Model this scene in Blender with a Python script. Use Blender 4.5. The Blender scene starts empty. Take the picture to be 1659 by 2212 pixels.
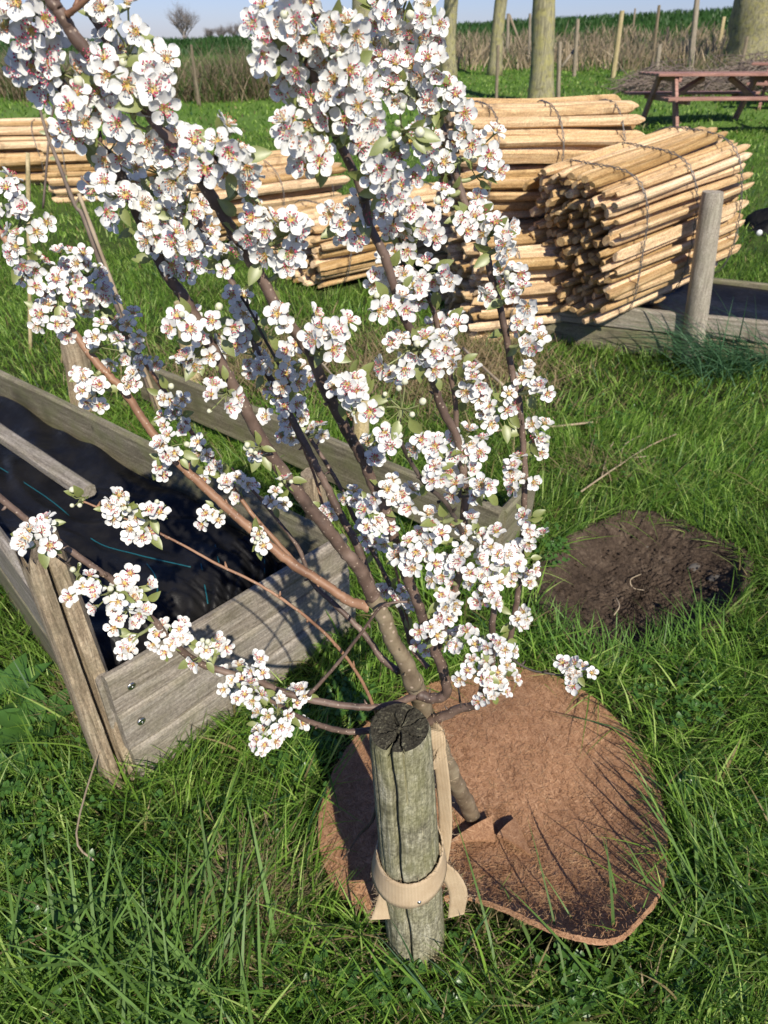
import bpy, math, random
import numpy as np
from mathutils import Vector, Matrix

random.seed(7)
rng = np.random.default_rng(7)
scene = bpy.context.scene
COL = scene.collection
R = math.radians

# ------------------------------------------------------------------ camera
FPX = 1533.0                      # focal length in units of the 1659x2212 reading grid
PITCH = R(33.5)
H = 1.6
cam_d = bpy.data.cameras.new("camera")
cam = bpy.data.objects.new("camera", cam_d)
COL.objects.link(cam)
cam.location = (0, 0, H)
cam.rotation_euler = (R(90) - PITCH, 0, 0)
cam_d.sensor_fit = 'VERTICAL'
cam_d.sensor_height = 24.0
cam_d.lens = 24.0 * FPX / 2212.0
cam_d.clip_start = 0.02
cam_d.clip_end = 2000
cam_d.dof.use_dof = True
cam_d.dof.focus_distance = 0.98
cam_d.dof.aperture_fstop = 6.5
scene.camera = cam

# ------------------------------------------------------------------ light
SUN_EL = R(40)
SX, SY = 0.34, -0.94
n_ = math.hypot(SX, SY)
SX /= n_; SY /= n_
sun_dir = Vector((SX * math.cos(SUN_EL), SY * math.cos(SUN_EL), math.sin(SUN_EL)))
world = bpy.data.worlds.new("World")
scene.world = world
world.use_nodes = True
wn = world.node_tree.nodes; wl = world.node_tree.links
wn.clear()
sky = wn.new('ShaderNodeTexSky'); sky.sky_type = 'NISHITA'
sky.sun_disc = False
sky.sun_elevation = SUN_EL
sky.sun_rotation = math.atan2(SX, SY)
sky.air_density = 1.0; sky.dust_density = 0.3; sky.ozone_density = 4.0
bg = wn.new('ShaderNodeBackground'); bg.inputs['Strength'].default_value = 0.115
wo = wn.new('ShaderNodeOutputWorld')
tint = wn.new('ShaderNodeMix'); tint.data_type = 'RGBA'; tint.blend_type = 'MULTIPLY'; tint.inputs[0].default_value = 1.0
tint.inputs[7].default_value = (0.55, 0.57, 0.82, 1)
wl.new(sky.outputs[0], tint.inputs[6]); wl.new(tint.outputs[2], bg.inputs[0]); wl.new(bg.outputs[0], wo.inputs[0])
sl = bpy.data.lights.new("sun", 'SUN'); sl.energy = 4.9; sl.angle = R(0.5); sl.color = (1.0, 0.93, 0.80)
so = bpy.data.objects.new("sun", sl); COL.objects.link(so)
so.rotation_euler = sun_dir.to_track_quat('Z', 'Y').to_euler()
so.location = (3, -5, 8)
scene.view_settings.view_transform = 'Standard'
scene.view_settings.look = 'None'
scene.view_settings.exposure = 0.28
scene.view_settings.gamma = 1.0
scene.cycles.max_bounces = 6
scene.cycles.transparent_max_bounces = 4

# ------------------------------------------------------------------ reading grid -> world
CP, SP = math.cos(PITCH), math.sin(PITCH)
def W(px, py, Y=None, z=None):
    a = (px - 829.5) / FPX; b = -(py - 1106) / FPX
    d = (a, CP + b * SP, -SP + b * CP)
    t = Y / d[1] if Y is not None else (z - H) / d[2]
    return Vector((d[0] * t, d[1] * t, H + d[2] * t))
def depth(p): return CP * p[1] + SP * (H - p[2])
def proj(p):
    D = depth(p)
    return (829.5 + FPX * p[0] / D, 1106 - FPX * (SP * p[1] + CP * (p[2] - H)) / D)

# ------------------------------------------------------------------ terrain
_ty = [-20, 5.5, 10, 13.5, 17, 26, 32]
_tz = [0, 0, 0.22, 0.44, 0.6, 0.83, 1.15]
def terr(x, y):
    x = np.asarray(x, float); y = np.asarray(y, float)
    z = np.interp(y, _ty, _tz)
    crest = 1.62 + 0.047 * np.clip(x + 10.5, 0, 40)
    t = np.clip((y - 32) / 13, 0, 1); t = t * t * (3 - 2 * t)
    z = np.where(y > 32, 1.15 + (crest - 1.15) * t, z)
    t2 = np.clip((y - 46) / 40, 0, 1)
    z = z - t2 * (z + 1.5)
    z = z + 0.012 * np.sin(x * 2.3 + 1) * np.sin(y * 1.9) * np.clip(y / 3, 0.2, 3)
    return z
def tz(x, y): return float(terr(x, y))
SOIL = [(1150,1250),(1210,1190),(1290,1148),(1350,1125),(1420,1130),(1480,1150),(1540,1180),(1600,1212),(1600,1265),(1570,1320),(1500,1375),(1420,1410),(1330,1415),(1250,1385),(1180,1320)]
SOIL_OLD = [(1175,1245),(1215,1190),(1290,1150),(1350,1125),(1420,1130),(1480,1150),(1540,1180),(1600,1210),(1600,1260),(1560,1300),(1500,1335),(1420,1365),(1330,1375),(1260,1340),(1195,1300)]
SOILW = [W(x, y, z=0) for x, y in SOIL]
def inpoly(px, py, poly):
    px = np.asarray(px); py = np.asarray(py); r = np.zeros(px.shape, bool)
    n = len(poly)
    for i in range(n):
        x1, y1 = poly[i][0], poly[i][1]; x2, y2 = poly[(i+1) % n][0], poly[(i+1) % n][1]
        c = ((y1 > py) != (y2 > py)) & (px < (x2 - x1) * (py - y1) / ((y2 - y1) or 1e-9) + x1)
        r ^= c
    return r

# ------------------------------------------------------------------ helpers
def tag(o, label=None, cat=None, group=None, kind=None):
    if label: o['label'] = label
    if cat: o['category'] = cat
    if group: o['group'] = group
    if kind: o['kind'] = kind
    return o
def empty(name, loc, label=None, cat=None, group=None):
    o = bpy.data.objects.new(name, None); COL.objects.link(o); o.location = loc
    o.empty_display_size = 0.1
    return tag(o, label, cat, group)
def link(name, me, parent=None, loc=None, mats=None):
    o = bpy.data.objects.new(name, me); COL.objects.link(o)
    if mats:
        for m in (mats if isinstance(mats, (list, tuple)) else [mats]): me.materials.append(m)
    if parent is not None: o.parent = parent
    if loc is not None: o.location = loc
    return o
def mesh_np(name, v, faces_flat, loop_tot, mat_idx=None, smooth=True, col=None):
    """v (n,3); faces_flat: flat loop indices; loop_tot: per face vertex counts"""
    me = bpy.data.meshes.new(name)
    nv = len(v); me.vertices.add(nv); me.vertices.foreach_set('co', np.asarray(v, np.float32).ravel())
    lt = np.asarray(loop_tot, np.int32); ls = np.concatenate([[0], np.cumsum(lt)[:-1]]).astype(np.int32)
    me.loops.add(len(faces_flat)); me.loops.foreach_set('vertex_index', np.asarray(faces_flat, np.int32))
    me.polygons.add(len(lt)); me.polygons.foreach_set('loop_start', ls)
    try: me.polygons.foreach_set('loop_total', lt)
    except Exception: pass
    if mat_idx is not None: me.polygons.foreach_set('material_index', np.asarray(mat_idx, np.int32))
    me.polygons.foreach_set('use_smooth', np.full(len(lt), smooth, bool))
    if col is not None:
        ca = me.color_attributes.new('col', 'FLOAT_COLOR', 'POINT')
        c4 = np.ones((nv, 4), np.float32); c4[:, :3] = col
        ca.data.foreach_set('color', c4.ravel())
    me.update(calc_edges=True)
    return me

class MB:
    def __init__(s): s.v = []; s.f = []; s.m = []
    def add(s, verts, faces, mat=0):
        o = len(s.v); s.v += [tuple(p) for p in verts]
        s.f += [tuple(i + o for i in f) for f in faces]; s.m += [mat] * len(faces)
    def tube(s, pts, rad, n=8, mat=0, cap=True, jit=0.0, seed=0):
        rr = random.Random(seed)
        pts = [Vector(p) for p in pts]; m = len(pts)
        if not hasattr(rad, '__len__'): rad = [rad] * m
        V = []; up = Vector((0.31, 0.17, 0.93))
        prev = None
        for i, p in enumerate(pts):
            t = (pts[min(i+1, m-1)] - pts[max(i-1, 0)])
            t = t.normalized() if t.length > 1e-9 else Vector((0, 0, 1))
            if prev is None:
                a = t.cross(up)
                if a.length < 0.1: a = t.cross(Vector((1, 0, 0)))
                a.normalize()
            else:
                a = prev - t * prev.dot(t); a.normalize()
            prev = a; b = t.cross(a)
            for k in range(n):
                an = 2 * math.pi * k / n; r = rad[i] * (1 + (rr.random() - .5) * jit)
                V.append(p + (a * math.cos(an) + b * math.sin(an)) * r)
        F = []
        for i in range(m - 1):
            for k in range(n):
                k2 = (k + 1) % n
                F.append((i*n+k, i*n+k2, (i+1)*n+k2, (i+1)*n+k))
        if cap:
            F.append(tuple(range(n-1, -1, -1))); F.append(tuple((m-1)*n + k for k in range(n)))
        s.add(V, F, mat)
    def box(s, c, sz, mat=0):
        x, y, z = c; a, b, d = sz[0]/2, sz[1]/2, sz[2]/2
        V = [(x+i*a, y+j*b, z+k*d) for i in (-1,1) for j in (-1,1) for k in (-1,1)]
        s.add(V, [(0,1,3,2),(4,6,7,5),(0,4,5,1),(2,3,7,6),(0,2,6,4),(1,5,7,3)], mat)
    def build(s, name, mats, parent=None, loc=None, smooth=True, bevel=0):
        fl = [i for f in s.f for i in f]; lt = [len(f) for f in s.f]
        me = mesh_np(name, np.array(s.v, np.float32).reshape(-1, 3), fl, lt, s.m, smooth)
        o = link(name, me, parent, loc, mats)
        if bevel:
            b = o.modifiers.new('bevel', 'BEVEL'); b.width = bevel; b.segments = 2; b.limit_method = 'ANGLE'
        return o
def smooth_path(pts, sub=5):
    pts = [Vector(p) for p in pts]
    if len(pts) < 3: 
        return [pts[0].lerp(pts[-1], i / sub) for i in range(sub + 1)]
    out = []
    for i in range(len(pts) - 1):
        p0 = pts[max(i-1, 0)]; p1 = pts[i]; p2 = pts[i+1]; p3 = pts[min(i+2, len(pts)-1)]
        for k in range(sub):
            t = k / sub
            out.append(0.5 * ((2*p1) + (p2-p0)*t + (2*p0-5*p1+4*p2-p3)*t*t + (3*p1-p0-3*p2+p3)*t**3))
    out.append(pts[-1]); return out

# ------------------------------------------------------------------ materials
def mat(name):
    m = bpy.data.materials.new(name); m.use_nodes = True
    nt = m.node_tree; nt.nodes.clear()
    out = nt.nodes.new('ShaderNodeOutputMaterial')
    return m, nt, out
def N(nt, t, **kw):
    n = nt.nodes.new(t)
    for k, v in kw.items():
        if k in n.inputs.keys() if hasattr(n.inputs, 'keys') else False: n.inputs[k].default_value = v
        else: setattr(n, k, v)
    return n
def ramp(nt, fac, stops):
    r = nt.nodes.new('ShaderNodeValToRGB'); e = r.color_ramp.elements
    while len(e) < len(stops): e.new(0.5)
    for i, (p, c) in enumerate(stops):
        e[i].position = p; e[i].color = (*c, 1)
    nt.links.new(fac, r.inputs[0]); return r.outputs[0]
def coords(nt, kind='Object', scale=(1,1,1), rot=(0,0,0)):
    tc = nt.nodes.new('ShaderNodeTexCoord'); mp = nt.nodes.new('ShaderNodeMapping')
    mp.inputs['Scale'].default_value = scale; mp.inputs['Rotation'].default_value = rot
    if kind == 'World':
        g = nt.nodes.new('ShaderNodeNewGeometry'); nt.links.new(g.outputs['Position'], mp.inputs[0])
    else: nt.links.new(tc.outputs[kind], mp.inputs[0])
    return mp.outputs[0]
def noise(nt, co, scale, detail=4, rough=0.6, dist=0.0):
    n = nt.nodes.new('ShaderNodeTexNoise'); n.inputs['Scale'].default_value = scale
    n.inputs['Detail'].default_value = detail; n.inputs['Roughness'].default_value = rough
    n.inputs['Distortion'].default_value = dist
    nt.links.new(co, n.inputs['Vector']); return n.outputs[0]
def mix(nt, f, a, b, mode='MIX'):
    m = nt.nodes.new('ShaderNodeMix'); m.data_type = 'RGBA'; m.blend_type = mode
    for s, v in ((0, f), (6, a), (7, b)):
        if isinstance(v, (float, int)): m.inputs[s].default_value = v
        elif isinstance(v, tuple): m.inputs[s].default_value = (*v, 1) if len(v) == 3 else v
        else: nt.links.new(v, m.inputs[s])
    return m.outputs[2]
def maprange(nt, v, a, b, c, d):
    m = nt.nodes.new('ShaderNodeMapRange'); nt.links.new(v, m.inputs[0])
    for i, x in enumerate((a, b, c, d)): m.inputs[i+1].default_value = x
    return m.outputs[0]
def bsdf(nt, out, color, rough=0.7, bump=None, bstr=0.4, bdist=0.002, spec=0.4, sheen=0):
    b = nt.nodes.new('ShaderNodeBsdfPrincipled')
    if isinstance(color, tuple): b.inputs['Base Color'].default_value = (*color, 1)
    else: nt.links.new(color, b.inputs['Base Color'])
    if isinstance(rough, (int, float)): b.inputs['Roughness'].default_value = rough
    else: nt.links.new(rough, b.inputs['Roughness'])
    b.inputs['Specular IOR Level'].default_value = spec
    if bump is not None:
        bp = nt.nodes.new('ShaderNodeBump'); bp.inputs['Strength'].default_value = bstr; bp.inputs['Distance'].default_value = bdist
        nt.links.new(bump, bp.inputs['Height']); nt.links.new(bp.outputs[0], b.inputs['Normal'])
    nt.links.new(b.outputs[0], out.inputs[0]); return b

def wood_mat(name, c1, c2, c3, axis=0, along=0.9, speck=0.35, algae=0.0, algae_col=(0.16,0.17,0.07), fine=1.0, rough=0.8, dark=None, bstr=0.5, kind='Object', knots=True, objvar=0.0):
    m, nt, out = mat(name)
    s = [14*fine, 14*fine, 14*fine]; s[axis] = along*fine
    co = coords(nt, kind, tuple(s))
    if objvar:
        oi = nt.nodes.new('ShaderNodeObjectInfo')
        va = nt.nodes.new('ShaderNodeVectorMath'); va.operation = 'ADD'
        sc = nt.nodes.new('ShaderNodeVectorMath'); sc.operation = 'SCALE'; sc.inputs['Scale'].default_value = 40
        cb = nt.nodes.new('ShaderNodeCombineXYZ')
        for i in range(3): nt.links.new(oi.outputs['Random'], cb.inputs[i])
        nt.links.new(cb.outputs[0], sc.inputs[0]); nt.links.new(co, va.inputs[0]); nt.links.new(sc.outputs[0], va.inputs[1])
        co = va.outputs[0]
    g = noise(nt, co, 3.0, 6, 0.65, 0.6)
    g2 = noise(nt, co, 14.0, 3, 0.6, 0.2)
    col = ramp(nt, g, [(0.3, c1), (0.5, c2), (0.68, c3)])
    col = mix(nt, 0.35, col, ramp(nt, g2, [(0.35, (0.25,0.25,0.25)), (0.65, (0.8,0.8,0.8))]), 'OVERLAY')
    co2 = coords(nt, kind, (1,1,1))
    sp = noise(nt, co2, 140, 4, 0.75)
    col = mix(nt, speck, col, ramp(nt, sp, [(0.38, (0.12,0.12,0.12)), (0.62, (0.88,0.88,0.88))]), 'OVERLAY')
    if algae:
        a = noise(nt, co2, 9, 4, 0.6)
        col = mix(nt, maprange(nt, a, 0.45, 0.65, 0, algae), col, algae_col)
    if knots:
        v = nt.nodes.new('ShaderNodeTexVoronoi'); v.inputs['Scale'].default_value = 6
        nt.links.new(co2, v.inputs['Vector'])
        col = mix(nt, maprange(nt, v.outputs['Distance'], 0.02, 0.10, 0.7, 0), col, tuple(x*0.35 for x in c1))
    if dark:
        d = noise(nt, co2, dark, 3, 0.6)
        col = mix(nt, maprange(nt, d, 0.58, 0.72, 0, 0.6), col, tuple(x*0.45 for x in c1))
    if objvar:
        hv = nt.nodes.new('ShaderNodeHueSaturation')
        nt.links.new(maprange(nt, oi.outputs['Random'], 0, 1, 1-objvar, 1+objvar), hv.inputs['Value'])
        nt.links.new(maprange(nt, oi.outputs['Random'], 0, 1, 1.1, 0.8), hv.inputs['Saturation'])
        nt.links.new(col, hv.inputs['Color']); col = hv.outputs[0]
    bsdf(nt, out, col, rough, mix(nt, 0.5, g, g2), bstr, 0.003, 0.25)
    return m

M = {}
M['picket'] = wood_mat('split_chestnut', (0.36,0.215,0.095), (0.54,0.355,0.17), (0.66,0.475,0.27), 0, fine=1.0, rough=0.7, objvar=0.30, bstr=0.8, dark=9, speck=0.45, knots=False)
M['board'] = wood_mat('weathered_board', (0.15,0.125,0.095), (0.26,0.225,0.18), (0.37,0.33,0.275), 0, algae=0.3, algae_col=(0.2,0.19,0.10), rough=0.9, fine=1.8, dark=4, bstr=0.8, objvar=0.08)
M['board_dark'] = wood_mat('dark_board', (0.10,0.085,0.055), (0.17,0.15,0.10), (0.26,0.23,0.165), 0, algae=0.5, rough=0.9, dark=3.0)  # darker board tones with a stronger green mottling
M['oldwood'] = wood_mat('old_oak', (0.13,0.095,0.06), (0.29,0.225,0.15), (0.45,0.37,0.26), 2, algae=0.4, algae_col=(0.2,0.18,0.11), rough=0.9, dark=7, fine=2.2, bstr=0.9)
M['post'] = wood_mat('weathered_post', (0.11,0.10,0.065), (0.225,0.21,0.14), (0.37,0.35,0.26), 2, algae=0.45, algae_col=(0.19,0.19,0.07), rough=0.9, dark=11, fine=2.6, bstr=0.8, along=1.6, speck=0.6, knots=False)
M['stake'] = wood_mat('yellow_stake', (0.30,0.23,0.11), (0.42,0.34,0.18), (0.55,0.45,0.28), 2, algae=0.2, algae_col=(0.25,0.25,0.1), rough=0.8, knots=False)
M['greypost'] = wood_mat('grey_round_post', (0.22,0.19,0.15), (0.33,0.29,0.23), (0.43,0.39,0.31), 2, algae=0.3, algae_col=(0.25,0.24,0.16), rough=0.85, knots=False)
M['fencepost'] = wood_mat('grey_fence_post', (0.16,0.12,0.08), (0.25,0.20,0.14), (0.36,0.29,0.21), 2, algae=0.2, rough=0.85, knots=False, objvar=0.2)
M['redwood'] = wood_mat('red_brown_table', (0.20,0.10,0.075), (0.32,0.17,0.13), (0.42,0.24,0.19), 0, rough=0.6, knots=False)

# post top
m, nt, out = mat('post_end_grain'); co = coords(nt)
a = noise(nt, co, 60, 6, 0.75); b_ = noise(nt, co, 260, 3, 0.7)
col = ramp(nt, mix(nt, 0.5, a, b_), [(0.38, (0.018,0.016,0.012)), (0.55, (0.06,0.055,0.04)), (0.68, (0.27,0.26,0.17))])
bsdf(nt, out, col, 0.95, b_, 0.8, 0.002, 0.15); M['post_top'] = m

# bark
def bark_mat(name, c1, c2, c3, spots, sc, bd=0.001):
    m, nt, out = mat(name); co = coords(nt)
    a = noise(nt, co, sc, 5, 0.6); b = noise(nt, co, sc*5, 3, 0.6)
    col = ramp(nt, a, [(0.32, c1), (0.5, c2), (0.7, c3)])
    if spots:
        v = nt.nodes.new('ShaderNodeTexVoronoi'); v.inputs['Scale'].default_value = spots; nt.links.new(co, v.inputs['Vector'])
        col = mix(nt, maprange(nt, v.outputs['Distance'], 0.12, 0.22, 0.85, 0), col, (0.42,0.33,0.25))
    bsdf(nt, out, col, 0.55, b, 0.5, bd, 0.45); return m
M['bark'] = bark_mat('pear_bark', (0.060,0.040,0.032), (0.125,0.082,0.062), (0.22,0.155,0.12), 150, 18)
M['bark_old'] = bark_mat('pear_bark_old', (0.11,0.08,0.05), (0.20,0.155,0.10), (0.30,0.25,0.165), 70, 22)
M['twig'] = bark_mat('young_twig', (0.16,0.08,0.045), (0.26,0.14,0.08), (0.36,0.21,0.13), 160, 14)
M['dark_twig'] = bark_mat('dark_twig', (0.03,0.022,0.018), (0.06,0.045,0.035), (0.13,0.10,0.085), 0, 30)
M['dry'] = bark_mat('dry_stem', (0.25,0.18,0.11), (0.38,0.30,0.20), (0.5,0.41,0.30), 0, 5)
M['brush'] = bark_mat('brushwood', (0.10,0.075,0.06), (0.19,0.145,0.115), (0.32,0.26,0.20), 0, 5)
M['poplar'] = wood_mat('lichen_bark', (0.09,0.08,0.055), (0.25,0.23,0.14), (0.40,0.36,0.21), 2, algae=0.6, algae_col=(0.36,0.33,0.11), fine=0.9, rough=0.95, bstr=1.0, dark=6, knots=False)
M['far_bark'] = bark_mat('far_bark', (0.14,0.12,0.11), (0.22,0.19,0.17), (0.3,0.27,0.24), 0, 2)

def leafy(name, color, trans=0.35, rough=0.5, attr=False, tcol=None, vein=None, gloss=0.08):
    m, nt, out = mat(name)
    if attr:
        at = nt.nodes.new('ShaderNodeAttribute'); at.attribute_name = 'col'; c = at.outputs['Color']
    else:
        co = coords(nt)
        n1 = noise(nt, co, vein or 200, 2, 0.5)
        c = mix(nt, n1, tuple(x*0.8 for x in color), tuple(min(1, x*1.15) for x in color))
    d = nt.nodes.new('ShaderNodeBsdfDiffuse'); t = nt.nodes.new('ShaderNodeBsdfTranslucent'); g = nt.nodes.new('ShaderNodeBsdfGlossy')
    g.inputs['Roughness'].default_value = rough
    nt.links.new(c, d.inputs[0])
    if tcol: nt.links.new(mix(nt, 0.6, c, tcol), t.inputs[0])
    else: nt.links.new(c, t.inputs[0])
    ms = nt.nodes.new('ShaderNodeMixShader'); ms.inputs[0].default_value = trans
    nt.links.new(d.outputs[0], ms.inputs[1]); nt.links.new(t.outputs[0], ms.inputs[2])
    m2 = nt.nodes.new('ShaderNodeMixShader'); m2.inputs[0].default_value = gloss
    nt.links.new(ms.outputs[0], m2.inputs[1]); nt.links.new(g.outputs[0], m2.inputs[2])
    nt.links.new(m2.outputs[0], out.inputs[0]); return m
M['petal'] = leafy('petal', (0.83,0.83,0.79), 0.26, 0.5, gloss=0.03)
M['grass'] = leafy('grass_blade', None, 0.45, 0.5, attr=True, gloss=0.022)
M['leaf'] = leafy('young_leaf', (0.27,0.31,0.09), 0.35, 0.45, gloss=0.07)
M['dock'] = leafy('dock_leaf', (0.075,0.17,0.035), 0.3, 0.35, vein=60, gloss=0.03)
M['green_stalk'] = leafy('pedicel', (0.33,0.36,0.15), 0.2, 0.5)
M['ochre'] = leafy('flower_centre', (0.60,0.42,0.10), 0.15, 0.6, gloss=0.02)
M['filament'] = leafy('filament', (0.66,0.58,0.36), 0.2, 0.6, gloss=0.02)
M['pink'] = leafy('anther_pink', (0.60,0.09,0.17), 0.1, 0.6, gloss=0.02)
M['tan'] = leafy('anther_tan', (0.55,0.22,0.14), 0.1, 0.6, gloss=0.02)
M['bud'] = leafy('bud', (0.74,0.74,0.55), 0.2, 0.5, gloss=0.03)

# ground
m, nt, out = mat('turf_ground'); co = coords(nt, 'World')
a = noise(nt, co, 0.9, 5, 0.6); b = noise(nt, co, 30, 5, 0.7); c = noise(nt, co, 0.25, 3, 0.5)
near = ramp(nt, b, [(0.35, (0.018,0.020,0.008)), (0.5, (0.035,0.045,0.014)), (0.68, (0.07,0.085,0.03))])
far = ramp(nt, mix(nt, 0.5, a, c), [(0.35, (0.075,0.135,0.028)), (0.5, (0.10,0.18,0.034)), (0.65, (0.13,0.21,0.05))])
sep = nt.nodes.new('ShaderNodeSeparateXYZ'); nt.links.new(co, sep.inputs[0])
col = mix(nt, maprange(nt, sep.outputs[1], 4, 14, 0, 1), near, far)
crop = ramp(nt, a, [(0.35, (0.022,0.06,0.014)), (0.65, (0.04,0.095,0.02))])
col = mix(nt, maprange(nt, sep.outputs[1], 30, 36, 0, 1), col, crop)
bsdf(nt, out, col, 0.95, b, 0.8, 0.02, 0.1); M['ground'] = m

m, nt, out = mat('bare_soil'); co = coords(nt, 'World')
a = noise(nt, co, 11, 6, 0.7); b = noise(nt, co, 90, 5, 0.7)
col = ramp(nt, mix(nt, 0.5, a, b), [(0.36, (0.032,0.022,0.016)), (0.52, (0.085,0.060,0.043)), (0.68, (0.19,0.145,0.105))])
bsdf(nt, out, col, 0.95, mix(nt, 0.5, a, b), 1.0, 0.02, 0.15); M['soil'] = m

# coir
m, nt, out = mat('coir_fibre')
hs = []
for k, (rz, sc) in enumerate(((0.3, 1), (1.4, 1), (2.4, 1), (0.9, 1.7))):
    co = coords(nt, 'Object', (1, 1, 1), (0, 0, rz))
    mp_ = nt.nodes.new('ShaderNodeMapping'); mp_.inputs['Scale'].default_value = (16, 120, 60); nt.links.new(co, mp_.inputs[0]); co = mp_.outputs[0]
    hs.append(noise(nt, co, 2.2*sc, 3, 0.6, 1.2))
h1 = mix(nt, 1.0, hs[0], hs[1], 'LIGHTEN'); h2 = mix(nt, 1.0, hs[2], hs[3], 'LIGHTEN'); h = mix(nt, 1.0, h1, h2, 'LIGHTEN')
col = ramp(nt, h, [(0.46, (0.22,0.11,0.058)), (0.60, (0.42,0.235,0.13)), (0.76, (0.60,0.385,0.23))])
co = coords(nt, 'Object'); big = noise(nt, co, 5, 4, 0.6)
col = mix(nt, maprange(nt, big, 0.4, 0.7, 0, 0.35), col, (0.20,0.10,0.055))
bsdf(nt, out, col, 0.95, h, 1.0, 0.004, 0.1); M['coir'] = m
M['fibre'] = bark_mat('coir_strand', (0.24,0.11,0.05), (0.40,0.22,0.11), (0.56,0.36,0.2), 0, 30)

# jute
m, nt, out = mat('jute_webbing')
tc = nt.nodes.new('ShaderNodeTexCoord')
w1 = nt.nodes.new('ShaderNodeTexWave'); w1.bands_direction = 'X'; w1.inputs['Scale'].default_value = 120; w1.inputs['Distortion'].default_value = 0.6
w2 = nt.nodes.new('ShaderNodeTexWave'); w2.bands_direction = 'Z'; w2.inputs['Scale'].default_value = 120; w2.inputs['Distortion'].default_value = 0.6
nt.links.new(tc.outputs['Object'], w1.inputs[0]); nt.links.new(tc.outputs['Object'], w2.inputs[0])
wv = mix(nt, 0.5, w1.outputs[1], w2.outputs[1])
nn = noise(nt, tc.outputs['Object'], 25, 4, 0.6)
col = mix(nt, wv, (0.34,0.25,0.15), (0.62,0.49,0.33))
col = mix(nt, maprange(nt, nn, 0.4, 0.7, 0, 0.5), col, (0.34,0.24,0.14))
bsdf(nt, out, col, 0.95, wv, 0.6, 0.001, 0.1); M['jute'] = m

# membrane
m, nt, out = mat('woven_membrane')
tc = nt.nodes.new('ShaderNodeTexCoord')
ch = nt.nodes.new('ShaderNodeTexChecker'); ch.inputs['Scale'].default_value = 260; nt.links.new(tc.outputs['Object'], ch.inputs[0])
nz = noise(nt, tc.outputs['Object'], 6, 5, 0.65); nz2 = noise(nt, tc.outputs['Object'], 30, 4, 0.6)
col = mix(nt, maprange(nt, nz, 0.45, 0.7, 0, 0.6), (0.007,0.007,0.008), (0.026,0.024,0.022))
bsdf(nt, out, col, maprange(nt, nz2, 0.3, 0.7, 0.35, 0.6), mix(nt, 0.6, ch.outputs[1], nz2), 0.7, 0.006, 0.22); M['membrane'] = m
def flat(name, c, rough=0.5, metal=0.0, bump=80):
    m, nt, out = mat(name); co = coords(nt); n1 = noise(nt, co, bump, 3, 0.6)
    b = bsdf(nt, out, mix(nt, n1, tuple(x*0.75 for x in c), tuple(min(1, x*1.2) for x in c)), rough, n1, 0.2, 0.001)
    b.inputs['Metallic'].default_value = metal; return m
M['cyan'] = flat('cyan_thread', (0.012,0.11,0.14))
M['wire'] = flat('galvanised_wire', (0.20,0.19,0.18), 0.5, 0.5)
M['steel'] = flat('steel', (0.55,0.55,0.53), 0.3, 1.0)
M['stone'] = flat('grey_stone', (0.10,0.09,0.08), 0.9, 0, 15)
M['white'] = flat('white_plastic', (0.75,0.75,0.75), 0.4)

# ------------------------------------------------------------------ ground
xs = np.concatenate([np.linspace(-260, -24, 20), np.linspace(-22, 26, 160), np.linspace(28, 260, 20)])
ys = np.concatenate([np.linspace(-40, -2, 12), np.linspace(-1.5, 8, 120), np.linspace(8.3, 50, 110), np.linspace(52, 700, 30)])
GX, GY = np.meshgrid(xs, ys)
GZ = terr(GX, GY)
nx, ny = len(xs), len(ys)
I = np.arange(nx*ny).reshape(ny, nx)
q = np.stack([I[:-1,:-1], I[:-1,1:], I[1:,1:], I[1:,:-1]], -1).reshape(-1)
near_soil = inpoly(GX, GY, SOILW)
GZ = GZ - near_soil * 0.17
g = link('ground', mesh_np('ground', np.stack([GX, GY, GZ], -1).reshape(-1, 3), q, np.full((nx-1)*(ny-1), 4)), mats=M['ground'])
tag(g, kind='structure')

# soil patch: sunken, crumbly
cx = sum(p.x for p in SOILW)/len(SOILW); cy = sum(p.y for p in SOILW)/len(SOILW)
nr, na = 60, 200
V = []; F = []
rim = smooth_path(SOILW + [SOILW[0]], 6)
for j in range(nr + 1):
    s = (j / nr) * 1.16
    for k in range(na):
        t = k / na * (len(rim) - 1); i0 = int(t); rp = rim[i0].lerp(rim[min(i0+1, len(rim)-1)], t - i0)
        x = cx + (rp.x - cx) * s; y = cy + (rp.y - cy) * s
        zz = -0.11*(1 - min(1, s)**4) + 0.005*math.sin(x*41+y*17)*math.sin(y*53-x*9) + 0.006*math.sin(x*140+3*math.sin(y*90))*math.sin(y*120) + 0.012*random.random() + (0.006 if 0.8 < s < 1.05 else 0) + 0.012
        if s > 1.1: zz = -0.02
        V.append((x, y, zz + 0.01))
for j in range(nr):
    for k in range(na):
        k2 = (k+1) % na
        F.append((j*na+k, (j+1)*na+k, (j+1)*na+k2, j*na+k2))
mb = MB(); mb.add(V, F); o = mb.build('soil_patch', M['soil']); tag(o, kind='structure')

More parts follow.
